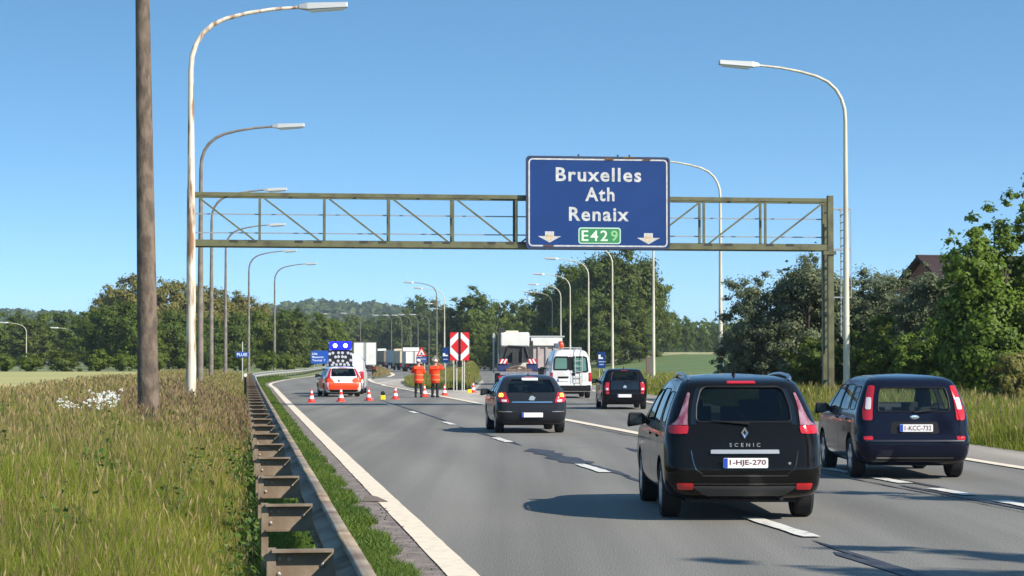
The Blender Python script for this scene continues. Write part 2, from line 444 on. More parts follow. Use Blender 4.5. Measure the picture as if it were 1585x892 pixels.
for k, (d0, d1) in enumerate([(20.6, 22.1), (23.3, 24.8), (25.9, 27.5), (28.6, 30.1), (31.4, 32.9), (34.2, 35.7), (37, 38.5), (39.8, 41.3)]):
    strip('lane_dash', lambda d: Lx(d) + 7.75 - 0.11, lambda d: Lx(d) + 7.75 + 0.11, d0, d1, 0.016, M_DASH, 0.3, 0.015, mk, 50 + k)

def seal(off, d0, d1, w, seed, n=None, zz=0.009, m=None):
    """an irregular sealed crack, tapered to both ends"""
    rs = np.random.RandomState(seed)
    n = n or max(6, int((d1 - d0) / 0.35)); dd = np.linspace(d0, d1, n)
    c = Lx(dd) + off + np.cumsum(rs.uniform(-1, 1, n)) * 0.012
    t = np.linspace(0, 1, n); hw = w / 2 * np.minimum(1, np.minimum(t, 1 - t) * 7 + 0.06) * rs.uniform(0.55, 1.25, n)
    V = np.concatenate([np.stack([c - hw, dd, np.full(n, zz)], 1), np.stack([c + hw, dd, np.full(n, zz)], 1)])
    k = np.arange(n - 1)
    return tag(link('sealed_crack', np_mesh('sealed_crack', V, np.stack([k, k + n, k + n + 1, k + 1], 1), m or M_SEAL)), kind='structure')
seal(3.95, 36.8, 43.6, 0.52, 1, 18)
seal(4.05, 33.2, 37.6, 0.16, 2); seal(4.0, 25, 33.5, 0.12, 3); seal(3.72, 13, 21.6, 0.11, 4); seal(3.66, 17.5, 20.3, 0.17, 41)
seal(3.9, 45, 58, 0.14, 5); seal(4.0, 60, 95, 0.12, 6)
seal(7.55, 14, 22, 0.12, 7); seal(7.5, 24.5, 31, 0.12, 8); seal(7.95, 30, 36, 0.14, 9)
for d0, o0, o1, s0 in ((50.6, .2, 7.5, 21), (43.4, 4.2, 7.2, 23), (72, .2, 7.6, 24)):
    rs_ = np.random.RandomState(s0); n_ = 24; t_ = np.linspace(o0, o1, n_); c_ = d0 + t_ * .125 + np.cumsum(rs_.uniform(-1, 1, n_)) * .03; w_ = .022 * rs_.uniform(.2, 1.3, n_)
    V_ = np.concatenate([np.stack([Lx(c_) + t_, c_ - w_, np.full(n_, .009)], 1), np.stack([Lx(c_) + t_, c_ + w_, np.full(n_, .009)], 1)]); k_ = np.arange(n_ - 1)
    tag(link('sealed_joint', np_mesh('sealed_joint', V_, np.stack([k_, k_ + 1, k_ + n_ + 1, k_ + n_], 1), mat('faded_seal', (.10, .094, .085), .8))), kind='structure')
seal(5.9, 40, 44, 0.20, 12, 8); seal(7.3, 24, 60, 0.05, 13)

# ------------------------------------------------------------------ grass islands
M_MOUND = mat('island_grass_soil', (0.06, 0.085, 0.025), 0.95, col2=(0.11, 0.10, 0.045), scale=0.5, bump=0.5, bscale=5)
def island(name, la, lb, d0, d1, zfun, step=4.0, nx=9):
    la, lb = np.array(la), np.array(lb); dd = np.arange(d0, d1 + 0.1, step); V = []
    for d in dd:
        a, b = float(pchip(la[:, 0], la[:, 1], d)), float(pchip(lb[:, 0], lb[:, 1], d))
        for t in np.linspace(0, 1, nx):
            edge = min(1.0, min(t, 1 - t) * 6)
            V.append((a + (b - a) * t, d, 0.02 + edge * zfun(t, d)))
    n = len(dd); k = (np.arange(n - 1)[:, None] * nx + np.arange(nx - 1)[None]).ravel()
    me = np_mesh(name, np.array(V), np.stack([k, k + 1, k + nx + 1, k + nx], 1), M_MOUND)
    me.polygons.foreach_set('use_smooth', np.ones(len(me.polygons), bool))
    return tag(link(name, me), kind='structure')
ISL_L = [(126, -3.9), (128, -4.9), (137, -6.6), (150, -7.6), (177, -9.0), (200, -8.8), (232, -8.6), (317, -12.6), (450, -20), (600, -29)]
ISL_R = [(126, -3.0), (128, -2.7), (135, -2.55), (150, -2.5), (180, -2.6), (232, -3.4), (317, -5.2), (450, -9.5), (600, -14)]
island('grass_island', ISL_L, ISL_R, 126, 600, lambda t, d: 0.12 + 0.15 * float(sstep(135, 175, d)) + 1.3 * float(sstep(165, 235, d)) * max(0.0, t - .4) / .6)
island('median_strip', [(199, -12.96), (232, -14.4), (317, -20.4), (465, -30.0), (600, -39.2)], [(199, -12.9), (232, -13.5), (317, -19.0), (465, -28.6), (600, -37.6)], 199, 600, lambda t, d: 0.25)

# ------------------------------------------------------------------ hay field beyond the left verge, crops on the right
M_HAY = mat('mown_hay', (0.42, 0.36, 0.13), 0.95, col2=(0.29, 0.29, 0.09), scale=0.5, bump=0.4, bscale=4, stretch=(.05, .35, 1))
def sheet(name, x0, x1, d0, d1, z, m, nx=14, nd=14, skew=0.0):
    dd = np.linspace(d0, d1, nd); V = []
    for d in dd:
        for x in np.linspace(x0(d), x1(d), nx): V.append((x, d, gz(x, d) + z))
    k = (np.arange(nd - 1)[:, None] * nx + np.arange(nx - 1)[None]).ravel()
    return tag(link(name, np_mesh(name, np.array(V), np.stack([k, k + 1, k + nx + 1, k + nx], 1), m)), kind='structure')
sheet('hay_field', lambda d: -120, lambda d: float(Lx(d)) - 8.0 - max(0, (75 - d)) * 0.2, 50, 172, 0.05, M_HAY, 40, 40)
M_CROP = mat('green_crop', (0.065, 0.115, 0.02), 0.95, col2=(0.13, 0.17, 0.04), scale=0.16, bump=0.6, bscale=3, stretch=(0.3, 1, 1))
M_BARE = mat('dry_field_edge', (0.40, 0.33, 0.16), 0.95, col2=(0.25, 0.26, 0.10), scale=0.2)
sheet('crop_field', lambda d: float(R3(d)) + 9, lambda d: 190, 118, 330, 0.06, M_CROP, 40, 30)
sheet('dry_field_edge', lambda d: float(R3(d)) + 16, lambda d: 190, 325, 372, 0.06, M_BARE, 30, 6)

# ------------------------------------------------------------------ guard rail on the left verge
RAILV = 1.37
def rail_pt(d):
    # the rail follows the road edge; in the bend it swings a little wider
    return float(Lx(d)) - RAILV
M_RAIL = mat('weathered_rail', (0.31, 0.25, 0.175), 0.65, 0.0, col2=(0.16, 0.105, 0.065), scale=2.5, bump=0.15, bscale=30)
M_RAILG = mat('pale_galvanised_rail', (0.50, 0.50, 0.45), 0.45, 0.4, col2=(0.38, 0.37, 0.32), scale=2)
rail = thing('guard_rail', 'weathered steel guard rail with crossbars along the left road edge', 'guard rail', (rail_pt(8), 8, 0))
W = [(-.045, .742), (-.02, .752), (.03, .748), (.045, .70), (.0, .65), (-.09, .615), (-.09, .585), (.0, .55), (.045, .50), (.035, .455), (-.05, .446), (-.08, .44)]
def rail_section(d0, d1, m, lift=0.0):
    n = 5; V, Fq = [], []
    dd = np.linspace(d0, d1, n)
    for q in dd:
        c = Vector((rail_pt(q), q, 0)); t = Vector((rail_pt(q + .5) - rail_pt(q - .5), 1, 0)).normalized(); nrm = Vector((t.y, -t.x, 0))
        for th in (0, 0.012):
            for u, z in W: V.append(tuple(c + nrm * (u + th + lift) - Vector(rail.location) + Vector((0, 0, z + max(0, gz(c.x, q)) * 0.5 + rail.location.z))))
    w = len(W)
    for i in range(n - 1):
        for j in range(w - 1):
            b = i * 2 * w + j
            Fq.append((b, b + 1, b + 2 * w + 1, b + 2 * w)); b += w
            Fq.append((b + 1, b, b + 2 * w, b + 2 * w + 1))
        for j in (0, w - 1):
            b = i * 2 * w + j
            Fq.append((b, b + w, b + 3 * w, b + 2 * w) if j else (b + w, b, b + 2 * w, b + 3 * w))
    for i in (0, n - 1):
        for j in range(w - 1):
            b = i * 2 * w + j
            Fq.append((b, b + w, b + w + 1, b + 1))
    o = link('rail_beam', np_mesh('rail_beam', np.array(V), np.array(Fq), m), rail)
    return o
SP = 3.78
sp = MB()
sp.box((-.265, -.03, .715), (.35, .075, .016))            # top flange
sp.box((-.265, .008, .615), (.35, .008, .185))            # web
sp.add([(-.435, -.06, .535), (-.12, -.06, .535), (-.12, .005, .535), (-.435, .005, .535), (-.435, -.06, .522), (-.12, -.06, .522), (-.12, .005, .522), (-.435, .005, .522)], [(0, 1, 2, 3), (7, 6, 5, 4), (0, 4, 5, 1), (1, 5, 6, 2), (2, 6, 7, 3), (3, 7, 4, 0)])
sp_me = sp.mesh('spacer', M_RAIL)
po = MB().box((-.462, .03, .26), (.012, .1, .93)).box((-.44, -.016, .26), (.05, .01, .93)).box((-.44, .076, .26), (.05, .01, .93))
po_me = po.mesh('rail_post', M_RAIL)
bo = MB()
bo.lathe([(.014, 0), (.014, -.008), (.006, -.012)], (0, 0, 0), 'Y', 8)
bo_me = bo.mesh('bolt', M_GALV)
k = 0; q = 12.2 - SP * 2
while q < 330:
    rail_section(q + 0.3, q + SP + 0.42, M_RAIL if q < 105 else M_RAILG, 0.003 * (k % 2))
    x = rail_pt(q); t = math.atan2(-(rail_pt(q + .5) - rail_pt(q - .5)), 1.0)
    base = (x - rail.location.x, q - rail.location.y, max(0, gz(x, q)) * 0.5)
    s_ = link('spacer', sp_me, rail, base, (0, 0, t)); link('rail_post', po_me, rail, base, (0, 0, t))
    if q < 40:
        for bx_, bz_ in ((-.40, .665), (-.34, .665), (-.40, .58), (-.15, .63)): link('bolt', bo_me, s_, (bx_, .003, bz_))
    k += 1; q += SP

# ------------------------------------------------------------------ sign gantry
M_GANT = mat('olive_gantry_paint', (0.118, 0.120, 0.055), 0.55, col2=(0.065, 0.056, 0.028), scale=2.2, bump=0.1, lo=.45, hi=.7)
M_GUSS = mat('gusset_dark', (0.03, 0.028, 0.018), 0.6)
GC = Vector((px(296, 78.5) + px(1283, 81.7), 78.5 + 81.7, 0)) / 2
GYAW = math.atan2(81.7 - 78.5, px(1283, 81.7) - px(296, 78.5))
gan = thing('sign_gantry', 'olive steel lattice gantry spanning the whole road', 'gantry', GC, GYAW)
ZB, ZT = 6.0, 7.98
for y0 in (0.0, 0.85):
    MB().box((0, y0, ZT - .06), (24.5, .14, .15)).build('top_chord', M_GANT, gan, bevel=.01)
    MB().box((0, y0, ZB + .10), (24.5, .16, .22)).build('bottom_chord', M_GANT, gan, bevel=.01)
vert = MB().box((0, 0, (ZB + ZT) / 2 + .035), (.085, .085, ZT - ZB - .36)).mesh('upright', M_GANT)
xs = [-12 + 2.4 * k for k in range(11)]
for k, x in enumerate(xs[1:-1]):
    link('upright', vert, gan, (x, 0, 0)); link('upright', vert, gan, (x + 0.02, 0.85, 0))
for k in range(10):
    a, b = xs[k], xs[k + 1]
    p, q_ = ((a + .1, ZT - .14), (b - .2, ZB + .23)) if k < 5 else ((a + .2, ZB + .23), (b - .1, ZT - .14))
    MB().bar((p[0], 0, p[1]), (q_[0], 0, q_[1]), .06, .085, up=(0, 1, 0)).build('diagonal', M_GANT, gan)
    bx0 = q_[0] if k < 5 else p[0]
    for dx_ in (-.05, -.75 if k < 5 else .75): MB().box((bx0 + dx_, -.085, ZB + .19), (.3, .012, .09)).build('gusset_plate', M_GUSS, gan)
    cross = MB().box(((a + b) / 2, .425, ZB + .02), (.08, .7, .08)).box(((a + b) / 2, .425, ZT - .06), (.06, .7, .06))
    cross.build('cross_tie', M_GANT, gan)
M_GREYST = mat('grey_handrail', (0.30, 0.32, 0.34), 0.5, 0.4)
for z in (6.55, 7.25):
    MB().box((0, .96, z), (24.2, .035, .045)).build('handrail', M_GREYST, gan)
MB().box((0, .425, ZB + .235), (24.0, .62, .02)).build('walkway', M_GANT, gan)
for sx in (-1, 1):
    for y0, w in ((0.0, .225), (0.85, .17)):
        MB().box((sx * 12.15, y0, 4.05), (w, .2, 8.1 if y0 == 0 else 8.0)).build('post', M_GANT, gan, bevel=.01)
    m_ = MB()
    for z in (1.0, 2.3, 3.6, 4.9): m_.box((sx * 12.15, .425, z), (.08, .66, .08))
    m_.build('post_tie', M_GANT, gan)
    MB().box((sx * 12.15, .42, 0.02), (.7, 1.7, .3)).build('footing', mat('concrete', (.3, .29, .27), .9, col2=(.22, .21, .19)), gan)
MB().box((12.1, .0, ZB - .1), (.5, .3, .14)).build('bearing_plate', M_GANT, gan)
ld = MB()
for y0 in (.15, .6): ld.box((12.75, y0, 5.2), (.05, .04, 5.0))
for i_ in range(16): ld.box((12.75, .375, 2.9 + .3 * i_), (.03, .45, .03))
for z in (7.6, 6.05, 4.2): ld.bar((12.25, .1, z), (13.0, .1, z), .05, .05); ld.bar((13.0, .1, z), (13.0, .65, z), .03, .03); ld.bar((13.0, .65, z), (12.25, .65, z), .03, .03)
ld.bar((13.0, .1, 4.2), (13.0, .1, 7.6), .03, .03)
ld.build('ladder', M_GREYST, gan)

def fit_text(s, w, h, m, parent, loc, name='lettering', bold=0.0, spacing=1.0, rot=(R(90), 0, 0), extrude=0.003):
    o = text_obj(s, 1.0, m, parent, loc, rot, bold, spacing, extrude / max(h, .01), name)
    co = np.array([v.co for v in o.data.vertices]); mn, mxx = co.min(0), co.max(0)
    c = (mn + mxx) / 2
    for v in o.data.vertices:
        v.co.x = (v.co.x - c[0]) * w / (mxx[0] - mn[0]); v.co.y = (v.co.y - c[1]) * h / (mxx[1] - mn[1]); v.co.z = v.co.z * h
    return o
def round_rect(w, h, r, n=5):
    p = []
    for cx_, cz_, a0 in ((w / 2 - r, h / 2 - r, 0), (-w / 2 + r, h / 2 - r, 90), (-w / 2 + r, -h / 2 + r, 180), (w / 2 - r, -h / 2 + r, 270)):
        for k in range(n): a = R(a0 + 90 * k / (n - 1)); p.append((cx_ + r * math.cos(a), cz_ + r * math.sin(a)))
    return p
def frame_mb(w, h, r, t, y0, y1):
    m_ = MB(); o_, i_ = round_rect(w, h, r), round_rect(w - 2 * t, h - 2 * t, max(r - t, .01)); n = len(o_)
    vs = [(u, y0, z) for u, z in o_] + [(u, y0, z) for u, z in i_] + [(u, y1, z) for u, z in o_] + [(u, y1, z) for u, z in i_]
    fs = []
    for k in range(n):
        b = (k + 1) % n
        fs += [(k, b, n + b, n + k), (2 * n + k, 3 * n + k, 3 * n + b, 2 * n + b), (k, 2 * n + k, 2 * n + b, b), (n + k, n + b, 3 * n + b, 3 * n + k)]
    return m_.add(vs, fs)
# the big direction sign fixed to the front of the gantry
SW, SH = 5.46, 3.46
sgn = thing('direction_sign', 'big blue overhead sign reading Bruxelles Ath Renaix E429', 'road sign',
            GC + Matrix.Rotation(GYAW, 3, 'Z') @ Vector((3.07, -.32, (pz(384, 80) + pz(242.5, 80)) / 2)), GYAW)
M_DKBLUE = mat('sign_rim', (0.02, 0.035, 0.08), 0.5)
M_RUST = mat('rust', (0.16, 0.08, 0.035), 0.9, col2=(0.09, 0.05, 0.03), scale=8)
M_SGLET = mat('reflective_lettering', (0.56, 0.57, 0.57), 0.5, col2=(0.40, 0.39, 0.37), scale=5)
MB().prism(round_rect(SW, SH, .12), 0.0, .08).build('panel', M_SIGNBLUE, sgn)
frame_mb(SW + .04, SH + .04, .14, .07, -.02, .1).build('rim', M_DKBLUE, sgn)
frame_mb(SW - .14, SH - .14, .16, .055, -.006, .002).build('border', M_SGLET, sgn)
def srow(y): return pz(y, 80) - sgn.location.z
def scol(x): return (px(x, 80) - px(924.5, 80)) / math.cos(GYAW)
fit_text('Bruxelles', 3.27, .53, M_SGLET, sgn, (scol(925), -.004, srow(269.5)), bold=.024, spacing=1.16)
fit_text('Ath', 1.12, .53, M_SGLET, sgn, (scol(927), -.004, srow(300)), bold=.024, spacing=1.16)
fit_text('Renaix', 2.29, .53, M_SGLET, sgn, (scol(925.5), -.004, srow(331)), bold=.024, spacing=1.16)
M_SGREEN = mat('route_green', s2l((50, 128, 78)), 0.4)
MB().prism(round_rect(1.62, .62, .1), -.006, .002).build('route_border', mat('route_edge', (.45, .6, .5), .5), sgn, (scol(926.5), 0, srow(364.5)))
pl = MB().prism(round_rect(1.53, .53, .07), -.012, .002).build('route_plate', M_SGREEN, sgn, (scol(926.5), 0, srow(364.5)))
fit_text('E42', 1.0, .40, mat('route_text', (.62, .72, .58), .5), pl, (-.19, -.016, 0), bold=.012, spacing=1.2)
fit_text('9', .26, .40, mat('faded_route_text', (.26, .50, .22), .5), pl, (.56, -.016, 0), bold=.012)
for ax, ay in ((848.5, 367), (1003, 368.5)):
    ar = MB().prism([(-.17, .21), (.17, .21), (.17, .03), (.44, .03), (0, -.21), (-.44, .03), (-.17, .03)], -.006, .002)
    a_ = ar.build('lane_arrow', M_SGLET, sgn, (scol(ax), 0, srow(ay)))
    MB().prism([(-.13, .1), (.14, .08), (.12, -.02), (.05, -.14), (-.08, -.12), (-.16, .0)], -.009, -.007).build('rust_stain', mat('arrow_rust', (.42, .30, .17), .8, col2=(.6, .5, .36), scale=6), a_)
for x_, z_, w_, h_ in ((.42, SH / 2 - .07, .34, .10), (1.2, SH / 2 - .01, .5, .06), (1.85, SH / 2 - .09, .3, .05), (-1.9, -SH / 2 + .1, .4, .05)):
    MB().prism(round_rect(w_, h_, .02), -.026, -.02).build('rust_patch', M_RUST, sgn, (x_, 0, z_))
for x_ in (-.75, .75, 1.2): MB().box((x_, .04, SH / 2 + .05), (.06, .05, .1)).build('bracket', M_DKBLUE, sgn)
for x_ in (-2.0, 2.0): MB().box((x_, .16, 0), (.1, .12, 3.0)).build('support_rail', M_GANT, sgn)

# ------------------------------------------------------------------ street lamps
M_LCREAM = mat('cream_lamp_paint', (0.62, 0.58, 0.46), 0.55, col2=(0.44, 0.39, 0.28), scale=1.2, bump=0.05, stretch=(3, 3, .4))
M_LWHITE = mat('flaking_white_lamp_paint', (0.66, 0.58, 0.47), 0.55, col2=(0.26, 0.13, 0.06), scale=1.9, lo=0.47, hi=0.60, stretch=(3, 3, .5))
M_LGREY = mat('brown_grey_lamp_concrete', (0.22, 0.19, 0.155), 0.8, col2=(0.13, 0.11, 0.09), scale=3, bump=0.1)
M_HEAD = mat('lamp_head_grey', (0.42, 0.43, 0.42), 0.4, 0.2)
M_LENS = mat('lamp_head_lens', (0.62, 0.65, 0.66), 0.25)
def make_lamp(m, r0=.115, r1=.062, H=12.0, reach=4.45):
    root = thing('street_lamp', None, 'street lamp')
    k = H / 12; top = H - 1.9 * k
    MB().tube([(0, 0, -.6), (0, 0, 2), (0, 0, 5), (0, 0, 8 * k), (0, 0, top)], [r0 * 1.05, r0, r0 * .88, r1 * 1.25, r1 * 1.05], 12).build('pole', m, root, smooth=40)
    prof = [(0, top), (.03, top + .4 * k), (.14, top + .75 * k), (.33, top + 1.06 * k), (.62, top + 1.32 * k), (1.0, top + 1.5 * k), (1.6, top + 1.66 * k), (2.3, top + 1.78 * k), (3.15, top + 1.86 * k)]
    hl = reach - 3.1
    MB().tube([(u, 0, z) for u, z in prof], [r1, r1, r1 * .97, r1 * .94, r1 * .9, r1 * .82, r1 * .74, r1 * .68, r1 * .6], 10).build('arm', m, root, smooth=50)
    z0 = top + 1.86 * k
    hd = MB().add([(3.05, -.09, z0 - .05), (3.05, .09, z0 - .05), (3.05, .07, z0 + .06), (3.05, -.07, z0 + .06),
                   (3.3, -.17, z0 - .08), (3.3, .17, z0 - .08), (3.3, .13, z0 + .11), (3.3, -.13, z0 + .11),
                   (reach, -.15, z0 + .0), (reach, .15, z0 + .0), (reach, .11, z0 + .15), (reach, -.11, z0 + .15)],
                  [(0, 3, 2, 1), (0, 1, 5, 4), (1, 2, 6, 5), (2, 3, 7, 6), (3, 0, 4, 7), (4, 5, 9, 8), (5, 6, 10, 9), (6, 7, 11, 10), (7, 4, 8, 11), (8, 9, 10, 11)])
    h_ = hd.build('lamp_head', M_HEAD, root, bevel=.012)
    MB().add([(3.34, -.13, z0 - .086), (3.34, .13, z0 - .086), (reach - .04, .12, z0 - .006), (reach - .04, -.12, z0 - .006),
              (3.42, -.09, z0 - .15), (3.42, .09, z0 - .15), (reach - .12, .08, z0 - .07), (reach - .12, -.08, z0 - .07)],
             [(0, 1, 2, 3), (7, 6, 5, 4), (0, 4, 5, 1), (1, 5, 6, 2), (2, 6, 7, 3), (3, 7, 4, 0)]).build('lens', M_LENS, h_, bevel=.015)
    return root
LG, RG, FG, HG = 'street lamps along the left verge', 'street lamps along the right verge', 'distant street lamps along the far carriageway', 'street lamps beyond the left field'
lampL1 = make_lamp(M_LWHITE, .135, .075)
lampLg = make_lamp(M_LGREY, .14, .075)
lampR = make_lamp(M_LCREAM, .115, .062)
lampF = make_lamp(M_LGREY, .11, .07)
used = set()
def put_lamp(proto, x, d, flip, label, group, z=None, tilt=0.0, sc=1.0, turn=0.0):
    o = proto if proto.name not in used else copy_tree(proto)
    used.add(proto.name); used.add(o.name)
    X = px(x, d)
    o.location = (X, d, gz(X, d) if z is None else z)
    o.rotation_euler = (0, tilt, (YAW if d < 165 else .07) + (math.pi if flip else 0) + turn)
    o.scale = (sc, sc, sc)
    o['label'] = label; o['group'] = group
    return o
def dep(ytop, H=12.0): return F * (H - EYE) / (HOR - ytop)
put_lamp(lampL1, 297, 60.5, False, 'tall white lamp with flaking rusty paint beside the wood pole', LG, z=-.05, tilt=-.006)
for (x, yt, lab) in ((310, 192, 'brown grey lamp just behind the white lamp post at the gantry'), (327, 292, 'brown grey lamp whose head shows just above the gantry top chord'),
                     (349, 347, 'brown grey lamp whose head shows inside the gantry lattice'), (385, 388, 'brown grey lamp whose arm meets the gantry bottom chord'),
                     (425, 408, 'farthest brown grey lamp on the left verge, wholly under the gantry')):
    d = dep(yt); put_lamp(lampLg, x, d, False, lab, LG, z=0.0)
for (x, yt, lab) in ((1310, 100, 'tall cream lamp right of the gantry post, nearest on the right verge'), (1115.5, 248, 'cream lamp whose arm curves in behind the right sign edge'),
                     (1011.5, 327, 'cream lamp pole standing just under the right half of the blue sign'), (948, 378, 'cream lamp pole standing before the big tree clump'),
                     (911, 400, 'cream lamp left of the pole before the big tree clump, arm below the sign'), (882.5, 424, 'cream lamp above the white van, second arm below the sign'),
                     (868, 440, 'cream lamp just left of the van beacon, third arm below the sign'), (855, 452, 'distant cream lamp arm, fourth below the sign'), (849, 463, 'most distant cream lamp arm, lowest of those below the sign')):
    d = dep(yt); put_lamp(lampR, x, d, True, lab, RG, z=0.0)
for (x, yt, lab) in ((676, 437, 'tall grey lamp left of the red and white board, arm to the left'), (688, 446, 'pale lamp pole behind the small blue sign, head over the far road'),
                     (695, 470, 'pale lamp pole between the blue sign and the red and white board'), (701, 478, 'pale lamp pole rising from behind the red and white board')):
    d = dep(yt); put_lamp(lampR if x > 680 else lampF, x, d, True, lab, FG, z=0.0)
for (x, yt, lab) in ((527, 486, 'distant lamp above the arrow board, left of a pair'), (558, 485, 'distant lamp above the white trailer, right of a pair'),
                     (647, 487, 'distant grey lamp against dark trees, above the queued trucks'), (664, 487, 'distant grey lamp against dark trees, right above the men in orange'),
                     (606, 488, 'distant lamp head over the queue, leftmost in its row'), (622, 488, 'distant lamp head over the queue, second in its row'), (636, 488, 'distant lamp head over the queue, third in its row')):
    d = dep(yt) ; put_lamp(lampF, x, d, True, lab, FG, z=0.0, sc=1.0)
for (x, yt, d, lab) in ((41, 499, 285, 'pale lamp standing among bushes beyond the left field, left edge'), (117, 507, 300, 'pale lamp arm showing over bushes beyond the left field')):
    H_ = pz(yt, d); put_lamp(lampR, x, d, True, lab, HG, z=H_ - 9.4, turn=.2, sc=.78)

# the round concrete pole close to the camera
M_WOOD = mat('weathered_concrete_pole', (0.175, 0.13, 0.095), 0.9, col2=(0.085, 0.062, 0.046), scale=7, bump=0.8, bscale=26, stretch=(1, 1, .45), lo=.4, hi=.6)
pole = thing('utility_pole', 'thick brown weathered pole standing in the grass in the left foreground', 'pole', (px(231, 39), 39, gz(px(231, 39), 39)))
MB().tube([(-.02 * z, 0, z) for z in (-.8, 0, 1, 2, 3, 4, 5, 6, 7, 8, 9.2)], [.2 - .0088 * max(z, 0) for z in (-.8, 0, 1, 2, 3, 4, 5, 6, 7, 8, 9.2)], 20).build('shaft', M_WOOD, pole, smooth=50)
MB().lathe([(.128, 9.19), (.11, 9.25), (.02, 9.27)], (-.184, 0, 0)).build('cap', M_LGREY, pole)
# ------------------------------------------------------------------ vehicles
class Body:
    """a car body as plan outlines stacked in height. y = 0 at the rear bumper, +y forward."""
    def __init__(s, layers):
        # each layer: z, yr, yf, half width, rear corner radius, front corner radius, rear bow, front bow
        s.A = np.array(layers, float)
        s.z0, s.z1 = s.A[0, 0], s.A[-1, 0]
    def p(s, z): return [float(pchip(s.A[:, 0], s.A[:, k], z)) for k in range(1, 8)]
    def half(s, z, ins=0.0, cut=None):
        yr, yf, w, cr, cf, br, bf = s.p(z)
        yr += ins; w -= ins; yf -= ins
        if cut is not None: yf = min(yf, cut)
        cr, cf = min(cr, w * .9), min(cf, w * .9)
        P = []
        x1 = w - cr
        for t in np.linspace(0, 1, 9): x = t * x1; P.append((x, yr + br * (x / w) ** 2))
        y1 = yr + br * (x1 / w) ** 2; sl = 2 * br * x1 / w / w
        for t in np.linspace(0, 1, 8)[1:]:
            a = t * math.pi / 2
            P.append((x1 + cr * math.sin(a), y1 + sl * cr * math.sin(a) * .5 + cr * 1.15 * (1 - math.cos(a))))
        ya = P[-1][1]; x2 = w - cf
        yb = max(ya + .05, yf - bf * (x2 / w) ** 2 - cf * 1.15)
        for t in np.linspace(0, 1, 18)[1:]: P.append((w - .012 * (2 * t - 1) ** 2, ya + (yb - ya) * t))
        for t in np.linspace(0, 1, 8)[1:]:
            a = t * math.pi / 2
            P.append((x2 + cf * math.cos(a), yb + cf * 1.15 * math.sin(a)))
        yc = P[-1][1]
        for t in np.linspace(0, 1, 8)[1:]: x = x2 * (1 - t); P.append((x, yc + (yf - yc) * (1 - (1 - t) ** 2)))
        return np.array(P)
    def loft(s, zs, mats, mi=0, ins=0.0, cut=None, name='shell'):
        V, Fc = [], []
        for z in zs:
            h = s.half(z, ins, cut)
            ring = [(x, y, z) for x, y in h] + [(-x, y, z) for x, y in h[-2:0:-1]]
            V += ring; n = len(ring)
        m = len(zs)
        for i in range(m - 1):
            for k in range(n):
                a, b = i * n + k, i * n + (k + 1) % n
                Fc.append((a, b, b + n, a + n))
        for i, zc in ((0, zs[0]), (m - 1, zs[-1])):
            c = np.mean([V[i * n + k] for k in range(n)], 0); V.append((0, c[1], zc + (0.012 if i and mi == 0 else 0)))
            ci = len(V) - 1
            for k in range(n):
                a, b = i * n + k, i * n + (k + 1) % n
                Fc.append((ci, b, a) if i == 0 else (ci, a, b))
        me = bpy.data.meshes.new(name); me.from_pydata([tuple(map(float, v)) for v in V], [], Fc)
        for q in mats: me.materials.append(q)
        me.polygons.foreach_set('material_index', [mi] * len(me.polygons))
        bm = bmesh.new(); bm.from_mesh(me); bmesh.ops.recalc_face_normals(bm, faces=bm.faces[:]); bm.to_mesh(me); bm.free()
        return me
    def T(s, t, z):
        """arc distance t from the rear centre line (right is positive)"""
        h = s.half(z); L = np.concatenate([[0], np.cumsum(np.hypot(*np.diff(h, axis=0).T))])
        a = abs(t); x, y = np.interp(a, L, h[:, 0]), np.interp(a, L, h[:, 1])
        return Vector((math.copysign(x, t) if t else 0, y, z))
    def S(s, y, z, sg):
        h = s.half(z)[9:34]
        return Vector((sg * float(np.interp(y, h[:, 1], h[:, 0])), y, z))
    def Fr(s, x, z):
        h = s.half(z)[::-1][:14]
        return Vector((x, float(np.interp(abs(x), h[:, 0], h[:, 1])), z))

